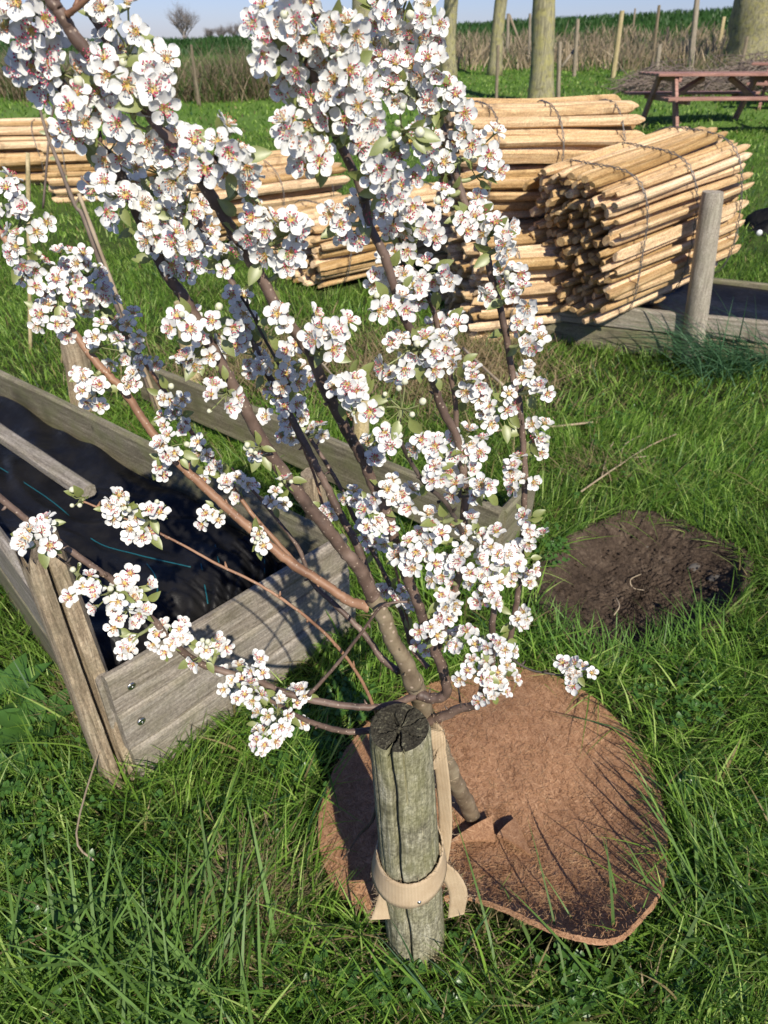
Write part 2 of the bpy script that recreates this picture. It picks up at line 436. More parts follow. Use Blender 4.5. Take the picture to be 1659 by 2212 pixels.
# ------------------------------------------------------------------ boards
def board(name, p0, p1, h, th, material, parent=None, base=None, warp=0.004, label=None, lean=0.0, slots=1):
    """plank whose top edge runs p0->p1, height h downward, thickness th centred on the line; local X = length"""
    p0, p1 = Vector(p0), Vector(p1); d = p1 - p0; L = d.length
    nseg = max(4, int(L / 0.12)); rr = random.Random(int(abs(p0.x*1000 + p1.y*777)))
    V = []; F = []
    e = min(0.009, th*0.3)
    prof = [(-th/2+e, 0), (th/2-e, 0), (th/2, -e), (th/2, -h+e), (th/2-e, -h), (-th/2+e, -h), (-th/2, -h+e), (-th/2, -e)]
    ph = rr.random()*6
    for i in range(nseg + 1):
        x = L * i / nseg
        oy = warp * math.sin(x*3 + ph) + warp*0.4*(rr.random()-.5); oz = warp * math.sin(x*2.1 + ph*2) + warp*0.5*(rr.random()-.5)
        for (a, b) in prof: V.append((x, a + oy, b + oz))
    n = 8
    for i in range(nseg):
        for k in range(n):
            k2 = (k+1) % n
            F.append((i*n+k, (i+1)*n+k, (i+1)*n+k2, i*n+k2))
    F.append(tuple(range(n))); F.append(tuple(nseg*n + k for k in range(n-1, -1, -1)))
    mb = MB(); mb.add(V, F)
    o = mb.build(name, material, smooth=False)
    x = d.normalized(); z = Vector((0, 0, 1)); y = z.cross(x).normalized(); z = x.cross(y)
    if lean:
        rl = Matrix.Rotation(lean, 3, x); y = rl @ y; z = rl @ z
    mt = Matrix((x, y, z)).transposed().to_4x4(); mt.translation = p0
    if parent is not None:
        o.parent = parent; mt.translation = p0 - parent.location
    o.matrix_local = mt
    if label: o['label'] = label
    return o
def post(name, base, top, r0, r1, material, parent=None, n=18, rings=14, jit=0.03, split=False, topslant=0.0, flatk=0.0, seed=1):
    """rough round post"""
    rr = random.Random(seed); base = Vector(base); top = Vector(top)
    off = parent.location if parent is not None else base
    V = []; F = []
    ax = (top - base).normalized(); a = ax.cross(Vector((0,1,0))).normalized(); b = ax.cross(a)
    ks = [1 + (rr.random()-.5)*jit*3 for _ in range(n)]
    if flatk:
        for k in range(n): ks[k] *= 1 - flatk*max(0, math.cos(2*math.pi*k/n + seed))
    for i in range(rings + 1):
        t = i / rings; c = base.lerp(top, t); r = r0 + (r1 - r0)*t
        if i == rings: r *= 0.93
        for k in range(n):
            an = 2*math.pi*k/n
            p = c + (a*math.cos(an) + b*math.sin(an))*r*ks[k]*(1 + (rr.random()-.5)*jit)
            if i >= rings-1: p.z += topslant*math.cos(an)*r
            V.append(p - off)
    for i in range(rings):
        for k in range(n):
            k2 = (k+1) % n; F.append((i*n+k, i*n+k2, (i+1)*n+k2, (i+1)*n+k))
    c = sum((V[rings*n+k] for k in range(n)), Vector())/n
    V.append(c); ci = len(V)-1
    for k in range(n): F.append((rings*n+k, rings*n+(k+1) % n, ci))
    F.append(tuple(range(n-1, -1, -1)))
    mb = MB(); mb.add(V, F)
    o = mb.build(name, material, parent, None if parent is not None else base, smooth=True)
    o.data.set_sharp_from_angle(angle=R(50))
    return o

# ------------------------------------------------------------------ raised bed near left
HB = 0.38
cL = W(222, 1463, z=HB); cR = W(742, 1152, z=HB)
bed = empty('raised_bed', (cL.x, cL.y, 0), 'grey plank raised bed lined with black membrane, left of the blossoming tree', 'raised bed', 'raised garden beds')
dE = (cR - cL).normalized(); nE = Vector((dE.y, -dE.x, 0))           # outward (towards camera)
zt = HB
for i, hh in enumerate((0.125, 0.125, 0.14)):
    off = nE * (0.0 if i != 1 else -0.005)
    p0 = cL + off + dE*(0.0 if i == 0 else 0.005*i); p1 = cR + off + dE*0.012*i
    board('end_plank', (p0.x, p0.y, zt), (p1.x, p1.y, zt), hh, 0.030, M['board'], bed)
    zt -= hh + 0.007
rFar = W(-160, 722, z=HB)
inn = -nE*0.02
for i, zt in enumerate((HB, HB-0.18)):
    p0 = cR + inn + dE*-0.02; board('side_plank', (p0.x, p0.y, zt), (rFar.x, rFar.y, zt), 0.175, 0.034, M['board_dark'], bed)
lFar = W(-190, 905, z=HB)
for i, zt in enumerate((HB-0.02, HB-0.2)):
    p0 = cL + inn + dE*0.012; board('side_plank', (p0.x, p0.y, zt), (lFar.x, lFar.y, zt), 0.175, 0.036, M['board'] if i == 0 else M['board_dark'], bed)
# screws on the end planks
for (sx, sy) in ((269,1480), (307,1600)):
    p = W(sx, sy, Y=(cL + dE*0.06).y) 
    s_ = (sx-222)/(742-222)
    pp = cL + dE*0.05; t = pp + nE*0.0215; t.z = (0.325 if sy < 1500 else 0.20)
    mb = MB(); mb.tube([t - nE*0.006, t, t + nE*0.001], [0.0105, 0.0105, 0.008], 14)
    mb.box(t+nE*0.0012, (0.008, 0.002, 0.0015)); o = mb.build('screw', M['steel'], bed); o.location = -Vector(bed.location)
# corner stump
st = empty('corner_stump', (cL.x-0.02, cL.y+0.01, 0), 'tall rough split oak stump at the near corner of the black-lined bed', 'post', 'rough stumps by the beds')
b0 = cL - dE*0.035 + inn*1.2
mb = MB()
def rough_prism(mb, base, top, w, d, ang, seed, n=16, rings=26, jag=0.03):
    rr = random.Random(seed); V = []; F = []
    prof = []
    for k in range(n):
        a = 2*math.pi*k/n; c, s = math.cos(a), math.sin(a)
        q_ = (abs(c)**4 + abs(s)**4)**-0.25; prof.append((c*q_*w/2*(0.9+0.2*rr.random()), s*q_*d/2*(0.9+0.2*rr.random())))
    ca, sa = math.cos(ang), math.sin(ang)
    ph = [rr.random()*6 for _ in range(n)]
    for i in range(rings+1):
        t = i/rings; c = base.lerp(top, t)
        for k, (px, py) in enumerate(prof):
            g_ = 1 + 0.05*math.sin(t*5+ph[k]) + 0.03*(rr.random()-.5)
            x = (px*ca - py*sa)*g_; y = (px*sa + py*ca)*g_
            z = c.z + (jag*math.sin(ph[k]) if i == rings else 0)
            V.append((c.x+x, c.y+y, z))
    for i in range(rings):
        for k in range(n):
            k2 = (k+1) % n; F.append((i*n+k, i*n+k2, (i+1)*n+k2, (i+1)*n+k))
    F.append(tuple(rings*n+k for k in range(n))); F.append(tuple(range(n-1, -1, -1)))
    mb.add(V, F)
angE = math.atan2(dE.y, dE.x)
L0 = Vector(st.location)
rough_prism(mb, b0 - L0 - Vector((0.012,0,b0.z)), Vector((b0.x-0.045, b0.y+0.03, 0.70)) - L0, 0.036, 0.06, angE, 3)
o1 = mb.build('split_half', M['oldwood'], st)
mb = MB()
b1 = b0 + dE*0.046 - nE*0.008
rough_prism(mb, b1 - L0 - Vector((0,0,b1.z)), Vector((b1.x-0.055, b1.y+0.04, 0.715)) - L0, 0.046, 0.062, angE+0.15, 5)
o2 = mb.build('split_half', M['oldwood'], st)
for o in (o1, o2): o.data.set_sharp_from_angle(angle=R(40))

# membrane 
mb = MB(); V = []; F = []
nu, nv = 120, 160
A0 = cL + inn*2 + dE*0.03; B0 = cR + inn*2 - dE*0.05
for j in range(nv + 1):
    t = j / nv
    a = A0.lerp(lFar, t**1.3) + dE*0.03; b = B0.lerp(rFar, t**1.3) - dE*0.03
    for i in range(nu + 1):
        s = i / nu; p = a.lerp(b, s)
        z = 0.27 - 0.05*math.sin(math.pi*s)*0.4 + 0.006*math.sin(p.x*23+p.y*11) + 0.010*math.sin(p.x*7 - p.y*9+1)
        if t < 0.19:
            k_ = (0.19 - t)/0.19
            z -= 0.16*k_**1.1; z += 0.022*math.sin(s*38 + 5*math.sin(t*28)) * math.sin(math.pi*min(1, k_*1.2)) + 0.005*math.sin(s*131+t*90+3*math.sin(s*20))
        else:
            z += 0.010*math.sin(s*13+6*math.sin(t*11+s*3))*math.sin(t*17+3*math.sin(s*9)) + 0.004*math.sin(s*47+5*math.sin(t*21))*max(0.0, 1-(t-0.19)*4)
        V.append((p.x, p.y, z))
for j in range(nv):
    for i in range(nu):
        a = j*(nu+1)+i; F.append((a, a+1, a+nu+2, a+nu+1))
memv = V
mb.add(V, F); mem = mb.build('membrane', M['membrane'])
tag(mem, 'black woven weed membrane with cyan threads lying inside the left raised bed', 'weed membrane')
def memz(x, y):
    a = np.array(memv); k = np.argmin((a[:,0]-x)**2 + (a[:,1]-y)**2); return float(a[k,2])
for pts in ([(-30,985),(60,1040),(130,1090),(200,1155),(290,1188),(410,1215)], [(325,1250),(345,1285),(350,1335)], [(465,1178),(470,1200),(478,1245)], [(440,1250),(446,1285),(450,1310)],[(-20,1060),(60,1120),(150,1180)], [(570,1185),(568,1215)]):
    P = []
    for k, (x, y) in enumerate(pts):
        p = W(x, y, z=0.27 if y < 1230 else 0.2); P.append(Vector((p.x, p.y, max(memz(p.x, p.y), 0) + 0.004)))
    mb = MB(); mb.tube(smooth_path(P, 10), 0.0019, 5, jit=0.5); mb.build('cyan_thread', M['cyan'], mem)
pl = board('loose_plank', W(188,1052,z=0.33), W(-60,885,z=0.35), 0.045, 0.06, M['board'])
tag(pl, 'loose grey plank laid lengthwise over the black membrane of the left bed', 'plank')
# stone left by the bed
# ------------------------------------------------------------------ middle bed
mR = W(1085, 1102, z=0.27); mL = W(300, 778, z=0.29)
bed2 = empty('raised_bed', (mR.x, mR.y, 0), 'half-hidden grassy plank bed behind the blossoming tree, its end below the yellow stake', 'raised bed', 'raised garden beds')
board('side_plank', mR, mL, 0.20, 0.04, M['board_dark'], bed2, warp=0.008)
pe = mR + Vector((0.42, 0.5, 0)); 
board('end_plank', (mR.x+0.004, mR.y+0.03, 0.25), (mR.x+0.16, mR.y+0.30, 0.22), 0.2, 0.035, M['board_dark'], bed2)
# stakes and stumps
def stake(px, pyb, pyt, wpx, label, material, name='wooden_stake', cat='stake', group=None, zb=0.0, lean=0.0, **kw):
    b = W(px, pyb, z=zb); Y = b.y; t = W(px + lean, pyt, Y=Y)
    r = wpx/2*depth(t)/FPX
    b2 = Vector((b.x, b.y, tz(b.x, b.y) - 0.03))
    o = post(name, b2, t, r*1.04, r, material, **kw)
    tag(o, label, cat, group); return o
stake(779, 975, 803, 38, 'short yellow round stake with pale flat top behind the middle bed plank', M['stake'], group='stakes along the middle bed', seed=4)
stake(418, 830, 652, 36, 'yellowish round stake among blossom left of the tree, behind the beds', M['stake'], group='stakes along the middle bed', seed=5, lean=-25)
stake(690, 1180, 1022, 56, 'grey cracked stump between the tree limbs at the far corner of the left bed', M['oldwood'], 'wooden_stump', 'post', 'rough stumps by the beds', seed=6, flatk=0.2, jit=0.08, lean=-18)
stake(186, 895, 735, 58, 'leaning brown stump standing behind the left bed side plank', M['oldwood'], 'wooden_stump', 'post', 'rough stumps by the beds', seed=7, flatk=0.2, jit=0.06, lean=-28)
# ------------------------------------------------------------------ right bed
bz = 0.262
q0 = W(1165, 642, z=bz); q1 = W(1760, 705, z=bz)
bed3 = empty('raised_bed', (q0.x, q0.y, 0), 'low plank raised bed under the nearest picket roll, with black lining at right', 'raised bed', 'raised garden beds')
board('side_plank', q0, q1, 0.13, 0.045, M['board'], bed3)
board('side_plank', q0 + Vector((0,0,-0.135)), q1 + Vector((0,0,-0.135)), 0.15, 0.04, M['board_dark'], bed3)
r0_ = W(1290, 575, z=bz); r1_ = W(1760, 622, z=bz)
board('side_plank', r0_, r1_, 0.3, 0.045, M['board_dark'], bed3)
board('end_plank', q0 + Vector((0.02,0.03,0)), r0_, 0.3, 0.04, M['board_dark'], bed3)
mb = MB(); V = []; F = []
for j in range(13):
    for i in range(61):
        s, t = i/60, j/12
        p = (q0.lerp(q1, s)).lerp(r0_.lerp(r1_, s), 0.04 + 0.92*t)
        V.append((p.x, p.y, 0.2 + 0.01*math.sin(p.x*9+p.y*13) + 0.05*abs(t-.5)))
for j in range(12):
    for i in range(60):
        a = j*61+i; F.append((a, a+1, a+62, a+61))
mb.add(V, F); o = mb.build('membrane', M['membrane']); tag(o, 'black lining sheet inside the low bed below the nearest picket roll', 'weed membrane')

# round post at right
b = W(1494, 775, z=0.0); t = W(1540, 414, Y=b.y)
b.z = -0.05
o = post('round_post', b, t, 0.068, 0.058, M['greypost'], n=28, rings=24, jit=0.012, seed=11, topslant=0.1)
tag(o, 'tall smooth round grey wooden post standing before the nearest roll of pickets', 'post')

# ------------------------------------------------------------------ picket rolls
def picket_mesh(L, r, seed):
    rr = random.Random(seed); n = 9; kind = rr.choice((0, 0, 1, 2))
    prof = []
    for k in range(n):
        a = 2*math.pi*k/n; x, y = math.cos(a), math.sin(a)
        if kind in (0,) and y < -0.25: y = -0.30 + 0.05*rr.random()
        if kind == 1 and y < -0.2: y = -0.2 - 0.5*(1-abs(x))
        prof.append((x*r*(0.92+0.16*rr.random()), (y + (0.25 if kind == 0 else 0.1))*r*(0.92+0.16*rr.random())))
    st = [(0, 0.66+0.2*rr.random()), (0.012, 0.82), (0.045, 1)] + [(x, 1) for x in (0.15, 0.3, 0.45, 0.6, 0.75, 0.88)] 
    st = [(x if i < 3 else x*L, s) for i, (x, s) in enumerate(st)] + [(L-0.06, 0.98), (L-0.03, 0.72), (L, 0.25)]
    V = []; F = []; ph = rr.random()*6; ph2 = rr.random()*6; am = 0.14*r + 0.007*rr.random()
    ox = (rr.random()-.5)*r*0.5
    for x, s in st:
        by, bz_ = am*math.sin(x*3.2+ph), am*math.sin(x*2.6+ph2)
        th = 1 + 0.06*math.sin(x*7+ph)
        for (a, b) in prof:
            V.append((x + (a*0.3 if x == 0 else 0), a*s*th + by + (ox*(1-s)), b*s*th + bz_))
    for i in range(len(st)-1):
        for k in range(n):
            k2 = (k+1) % n; F.append((i*n+k, (i+1)*n+k, (i+1)*n+k2, i*n+k2))
    F.append(tuple(range(n))); F.append(tuple((len(st)-1)*n+k for k in range(n-1, -1, -1)))
    mb = MB(); mb.add(V, F); fl = [i for f in mb.f for i in f]
    me = mesh_np('picket', np.array(mb.v, np.float32), fl, [len(f) for f in mb.f], mb.m, False)
    me.materials.append(M['picket']); 
    return me
def roll(base, axis, L, Wd, Hh, r, label, seed, wires=3, expo=2.6, fill=1.0, lean=0.0, sag=0.0):
    """base: near-end lower middle point; axis: horizontal direction of pickets"""
    rr = random.Random(seed)
    ax = Vector(axis).normalized(); side = Vector((ax.y, -ax.x, 0)).normalized(); upv = side.cross(ax).normalized()
    if upv.z < 0: upv = -upv
    e = empty('picket_roll', base, label, 'picket roll', 'rolls of split chestnut pickets')
    vars_ = [picket_mesh(L, r, seed*20+k) for k in range(14)]
    pos = []
    sv = r*1.74; sh = r*2.25
    rows = int(Hh/sv)
    for j in range(rows+1):
        v = r + j*sv
        u0 = -Wd/2 + (sh/2 if j % 2 else 0)
        i = 0
        while u0 + i*sh <= Wd/2 + 1e-6:
            u = u0 + i*sh; i += 1
            vv = (v - Hh/2)/(Hh/2)
            if abs(u/(Wd/2))**expo + abs(vv)**expo > 1.06: continue
            pos.append((u + rr.gauss(0, r*0.22) + lean*v, v + rr.gauss(0, r*0.22)))
    # visible order: nearest the outside first
    key = lambda p: -(abs(p[0]/(Wd/2))**2 + abs((p[1]-Hh/2)/(Hh/2))**2)
    pos.sort(key=key)
    rest = MB()
    base_rot = Matrix((ax, side, upv)).transposed()
    for k, (u, v) in enumerate(pos):
        me = vars_[rr.randrange(14)]
        roll_a = rr.choice((0, 1, 2, 3))*math.pi/2 + rr.gauss(0, 0.5)
        rot = base_rot @ Matrix.Rotation(rr.gauss(0, 0.009), 3, 'Z') @ Matrix.Rotation(rr.gauss(0, 0.007), 3, 'Y') @ Matrix.Rotation(roll_a, 3, 'X')
        loc = side*u + upv*v + ax*(rr.gauss(0, 0.028) - 0.02)
        mt = rot.to_4x4(); mt.translation = loc
        s = 0.70 + 0.46*rr.random()
        mt = mt @ Matrix.Diagonal((1, s, s, 1))
        if k < 98:
            o = bpy.data.objects.new('picket', me); COL.objects.link(o); o.parent = e; o.matrix_local = mt
        else:
            co = [mt @ v_.co for v_ in me.vertices]; rest.add(co, [tuple(p.vertices) for p in me.polygons])
    if rest.v:
        o = rest.build('picket', M['picket'], e, smooth=False); o['kind'] = 'stuff'
    for w in range(wires):
        x = L*(0.14 + 0.72*w/(wires-1)) if wires > 1 else L/2
        for strand in (0, 1):
            P = []
            npt = 72
            for k in range(npt + 1):
                a = 2*math.pi*k/npt
                c, s = math.cos(a), math.sin(a)
                q_ = (abs(c)**expo + abs(s)**expo)**(-1/expo)
                bump_ = 1 + 0.012*math.sin(a*26+strand*math.pi) 
                u = c*q_*(Wd/2 + r*0.95)*bump_; v = Hh/2 + s*q_*(Hh/2 + r*0.5)*bump_
                P.append(side*(u + lean*v) + upv*v + ax*(x + 0.006*math.sin(a*26+strand*math.pi) + 0.02*math.sin(a*3+w)))
            mb = MB(); mb.tube(P, 0.0026, 5, cap=False); mb.build('binding_wire', M['wire'], e)
    return e
# nearest roll on the right bed
pb = W(1247, 640, z=0.33)
roll(Vector((1.15, 4.31, 0.22)), (0.86, 0.51, 0.17), 1.05, 0.72, 0.80, 0.029, 'nearest picket roll, right of the tree, resting on the low plank bed', 3, expo=3.8)
roll(Vector((0.44, 4.95, 0.66)), (0.985, 0.17, 0.0), 1.12, 0.62, 0.62, 0.036, 'upper picket roll stacked highest, behind the nearest roll', 4, expo=3.0)
roll(Vector((0.50, 4.72, 0.0)), (0.97, 0.24, 0.0), 1.25, 0.95, 0.64, 0.036, 'dark lower picket roll underneath the highest stacked roll', 5, expo=3.2)
roll(Vector((-0.66, 5.60, 0.02)), (0.76, 0.65, 0.03), 1.5, 0.75, 0.56, 0.034, 'low picket roll behind the tree, its cut ends left of the middle branches', 6, expo=2.8)
roll(Vector((-1.75, 6.8, 0.08)), (0.80, 0.60, 0.02), 1.5, 0.7, 0.60, 0.040, 'picket roll glimpsed between the two blossom masses, second from the left stack', 7, expo=2.8)
roll(Vector((-3.62, 8.5, 0.14)), (0.97, 0.22, 0.0), 1.3, 0.6, 0.58, 0.045, 'far left picket roll ending beside the thin bare sapling', 8, expo=2.8)
roll(Vector((-5.25, 9.0, 0.17)), (0.97, 0.22, 0.0), 1.5, 0.7, 0.68, 0.045, 'farthest picket roll cut off by the left edge of the picture', 9, expo=2.8)
# grey uprights between the left rolls, stump by the stacked roll, tarp
stake(64, 420, 284, 10, 'thin grey upright slat standing before the farthest picket roll', M['fencepost'], group='stakes among the picket rolls', seed=20, n=8, rings=4)
stake(1363, 400, 313, 34, 'short grey stump between the two right picket rolls', M['fencepost'], 'wooden_stump', 'post', 'rough stumps by the beds', seed=21, n=14, rings=6)
mb = MB(); V = []; F = []
c0 = W(1700, 505, z=0.05)
for j in range(15):
    for i in range(32):
        a = 2*math.pi*i/32; s = j/14
        rx = 0.48*(s**0.7)*(1+0.12*math.sin(a*5+j*.7)); ry = 0.36*(s**0.7)*(1+0.1*math.sin(a*4))
        V.append((c0.x+rx*math.cos(a), c0.y+ry*math.sin(a), 0.27*(1-s**2.2)*(1+0.25*math.sin(a*6+s*5)*s) + 0.03))
for j in range(14):
    for i in range(32):
        i2 = (i+1) % 32; F.append((j*32+i, (j+1)*32+i, (j+1)*32+i2, j*32+i2))
mb.add(V, F); o = mb.build('tarpaulin', M['membrane']); tag(o, 'crumpled black tarpaulin heap at the right edge beyond the round post', 'tarpaulin')
o2 = MB(); pp = W(1641, 503, Y=c0.y-0.37); o2.tube([pp+Vector((0,0.012,0)), pp+Vector((0,-0.0,0))], 0.026, 18); o = o2.build('white_disc', M['white']); 
tag(o, 'small white round cap lying against the black tarpaulin', 'cap')

# ------------------------------------------------------------------ picnic tables
def picnic(loc, rz, label):
    e = empty('picnic_table', loc, label, 'picnic table', 'red brown picnic tables'); e.rotation_euler = (0, 0, rz)
    L = 2.3
    for k in range(5):
        mb = MB(); mb.box((0, -0.32+0.16*k, 0.75), (L, 0.145, 0.04)); mb.build('top_plank', M['redwood'], e, smooth=False, bevel=0.006)
    for s in (-1, 1):
        for k in (0, 1):
            mb = MB(); mb.box((0, s*(0.66+0.15*k), 0.45), (L, 0.135, 0.04)); mb.build('seat_plank', M['redwood'], e, smooth=False, bevel=0.006)
        x = s*0.78
        mb = MB(); mb.box((x, 0, 0.415), (0.05, 1.6, 0.09)); mb.build('seat_beam', M['redwood'], e, smooth=False, bevel=0.004)
        mb = MB(); mb.box((x, 0, 0.70), (0.05, 0.74, 0.09)); mb.build('top_beam', M['redwood'], e, smooth=False, bevel=0.004)
        for t in (-1, 1):
            mb = MB(); xx = x + s*0.052
            V = []
            for (yy, zz) in ((t*0.62, -0.02), (t*0.74, -0.02), (t*0.33, 0.73), (t*0.21, 0.73)):
                V += [(xx-0.025, yy, zz), (xx+0.025, yy, zz)]
            mb.add(V, [(0,2,3,1), (2,4,5,3), (4,6,7,5), (6,0,1,7), (0,6,4,2), (1,3,5,7)]); mb.build('leg', M['redwood'], e, smooth=False)
        mb = MB(); a = Vector((x*0.96, 0, 0.40)); b = Vector((x*0.28, 0, 0.70))
        mb.tube([a, b], 0.05, 4); mb.build('brace', M['redwood'], e, smooth=False)
    return e
pt = W(1530, 252, Y=13.3)
picnic((pt.x, pt.y, tz(pt.x, pt.y)), R(6), 'long red-brown picnic table on the lawn at upper right')
pt2 = W(1745, 232, Y=15.5); picnic((pt2.x, pt2.y, tz(pt2.x, pt2.y)), R(-25), 'second picnic table, only its end showing at the right edge')

# ------------------------------------------------------------------ big trees, fence posts
def limb(mb, p, d, L, r, lvl, rr, n=8, gen=3, spread=0.5, k=3, up=0.15):
    pts = [p]; rad = [r]; q_ = p.copy(); dd = d.copy()
    for i in range(5):
        dd = (dd + Vector((rr.gauss(0,.10), rr.gauss(0,.10), rr.gauss(0,.06)+up*0.3))).normalized()
        q_ = q_ + dd*L/5; pts.append(q_.copy()); rad.append(r*(1-0.11*(i+1)))
    mb.tube(pts, rad, n)
    if lvl < gen:
        for i in range(k):
            s = rr.randint(2, 5); a = rr.random()*6.28
            nd = (dd + Vector((math.cos(a)*spread, math.sin(a)*spread, rr.random()*0.3))).normalized()
            limb(mb, pts[s], nd, L*(0.6+0.2*rr.random()), rad[s]*0.62, lvl+1, rr, max(3, n-2), gen, spread, k, up)
def trunk_tree(pxb, pyb, Y, pxt, wpx, label, seed, hgt=5.0, group='tall tree trunks along the pasture'):
    b = W(pxb, pyb, Y=Y); b.z = tz(b.x, b.y)
    top = W(pxt, 0, Y=Y); top = b + (top - b)*(hgt/(top.z - b.z))
    r = wpx/2*depth(W(pxt, 40, Y=Y))/FPX
    e = empty('pasture_tree', b, label, 'tree', group)
    mb = MB(); P = []; rad = []; rr = random.Random(seed)
    for i in range(25):
        t = i/24; p = (top-b)*t; P.append(p + Vector((0.03*math.sin(t*9+seed), 0.03*math.sin(t*7), -0.1 if i == 0 else 0)))
        rad.append(r*(1.0 + 0.35*math.exp(-t*22) - 0.25*t)*(1+0.03*rr.random()))
    mb.tube(P, rad, 24, jit=0.07, seed=seed); mb.build('trunk', M['poplar'], e)
    mb = MB()
    for k in range(6):
        a = k*1.05+seed; limb(mb, P[-1]-Vector((0,0,0.15*k)), Vector((math.cos(a)*.6, math.sin(a)*.6, 0.9)).normalized(), 1.8, r*0.5, 0, rr, 7, 2, 0.5, 3)
    mb.build('crown', M['poplar'], e)
trunk_tree(1165, 220, 16.0, 1178, 52, 'thickest lichen-covered trunk, right of the blossom, above the stacked rolls', 1)
trunk_tree(1066, 158, 24, 1085, 28, 'slightly leaning slender tree trunk left of the thickest trunk', 2)
trunk_tree(970, 150, 23, 975, 32, 'straight grey-yellow trunk just right of the middle blossom top', 3)
trunk_tree(793, 232, 15.0, 785, 58, 'mossy trunk mostly hidden behind the middle blossom', 4)
# pollard stump trunk top right
b = W(1640, 74, Y=27); b.z = tz(b.x, b.y)-0.1
e = empty('pollard_willow', b, 'massive dark old trunk leaning in at the top right corner', 'tree')
mb = MB(); P = [Vector((0,0,0)), Vector((-.05,0,0.8)), Vector((-.15,0,1.6)), Vector((0.0,0,2.4)), Vector((.3,0,3.4)), Vector((.6,0,4.6))]
mb.tube(smooth_path(P, 4), [1.0,.95,.9,.86,.84,.82,.82,.83,.84,.85,.86,.86,.85,.84,.82,.8,.75,.7,.6,.5,.4], 26, jit=0.16, seed=5); mb.build('trunk', M['poplar'], e)
mb = MB(); rr = random.Random(5)
for k in range(7):
    a = k*0.9; limb(mb, Vector((.6,0,4.3)), Vector((math.cos(a)*.7, math.sin(a)*.7, .9)).normalized(), 2.0, 0.14, 0, rr, 6, 2, 0.5, 3)
mb.build('crown', M['poplar'], e)

FP = [  # px base, py base, px top, py top, width px, label
 (1096,146,1098,29,7,'grey fence post with a slanting brace, right of the slender trunk'),
 (1142,146,1145,29,7,'grey fence post close against the left side of the thickest trunk'),
 (1072,222,1076,97,7,'short dark fence post before the slender trunk, in the near row'),
 (1206,218,1209,90,9,'short dark fence post just right of the thickest trunk foot'),
 (1240,166,1248,41,8,'brown fence post with low side brace, second right of the thickest trunk'),
 (1324,169,1344,23,11,'stout orange-brown leaning post midway between thickest trunk and picnic table'),
 (1416,172,1426,95,8,'dark crooked short post left of the picnic table top'),
 (1407,155,1424,11,6,'thin tall dark post rising above the hill line'),
 (1439,122,1443,58,6,'small pale post on the bank above the picnic table left end'),
 (1490,169,1506,-6,12,'tallest thick post directly behind the picnic table'),
 (1551,114,1564,36,7,'yellow post on the bank, left one of two'),
 (1634,112,1648,36,7,'yellow post on the bank, nearest the top right corner'),
 (1594,175,1614,79,8,'pale grey post leaning before the brushwood heap'),
 (1368,60,1372,18,4,'faint thin post on the far bank crest'),
]
for k, (xb, yb, xt, yt, w, lab) in enumerate(FP):
    # find the terrain hit for the foot
    Y = None
    for yy in np.arange(8, 46, 0.1):
        p = W(xb, yb, Y=yy)
        if p.z <= tz(p.x, yy) : Y = yy; break
    if Y is None: Y = 30
    p = W(xb, yb, Y=Y); t = W(xt, yt, Y=Y); r = w/2*depth(t)/FPX
    bb = Vector((p.x, Y, tz(p.x, Y)-0.1))
    o = post('fence_post', bb, t, r*1.1, r, M['stake'] if 'yellow' in lab or 'orange' in lab else M['fencepost'], n=9, rings=10, jit=0.10, seed=k+30)
    tag(o, lab, 'fence post', 'fence posts along the pasture')
    if k in (0, 4):
        mb = MB(); a = W(xt+2 if k == 0 else xb-26, yt+3 if k == 0 else yb-22, Y=Y); c = W(xb+43 if k == 0 else xb+2, yb-12 if k == 0 else yb-60, Y=Y+0.2)
        ob = mb; mb.tube([a-bb, c-bb], r*0.8, 7); mb.build('brace', M['fencepost'], o)
# leaning pale pole far left
Yp = 15.8; b = W(428, 207, Y=Yp); t = W(413, 96, Y=Yp)
o = post('leaning_pole', Vector((b.x, Yp, tz(b.x, Yp)-.1)), t, 0.04, 0.022, M['fencepost'], n=9, rings=12, jit=0.2, seed=77); tag(o, 'thin pale pole leaning before the dry reeds below the distant bare tree', 'pole')

# far bare trees
def bare_tree(px, Y, pyt, pyb, label, seed, width=1.0):
    b = W(px, pyb, Y=Y); t = W(px, pyt, Y=Y); hgt = t.z - b.z
    base = Vector((b.x, Y, tz(b.x, Y))); off = b.z - base.z
    e = empty('bare_tree', base, label, 'tree', 'bare trees beyond the field')
    rr = random.Random(seed)
    mb = MB(); mb.tube([Vector((0,0,-.3)), Vector((0,0,(off+hgt*0.25)*.6)), Vector((0.1,0,off+hgt*0.3))], [0.32*width, 0.26*width, 0.2*width], 8); mb.build('trunk', M['far_bark'], e)
    mb = MB()
    for k in range(15):
        a = k*0.9; z0 = off + hgt*(0.12+0.02*k)
        limb(mb, Vector((0.1, 0, z0)), Vector((math.cos(a)*.75, math.sin(a)*.75, 0.85)).normalized(), hgt*0.38, 0.10*width, 0, rr, 4, 3, 0.75, 5, 0.05)
    mb.build('crown', M['far_bark'], e)
bare_tree(398, 120, 15, 95, 'distant round bare tree above the reeds, the largest on the horizon', 1)
for k, (x, yt) in enumerate(((452, 60), (478, 56), (505, 50), (528, 46), (560, 52))):
    bare_tree(x, 150, yt, 92, ['first','second','third','fourth','fifth'][k] + ' small hazy bare tree right of the round one on the horizon', 10+k, 0.7)

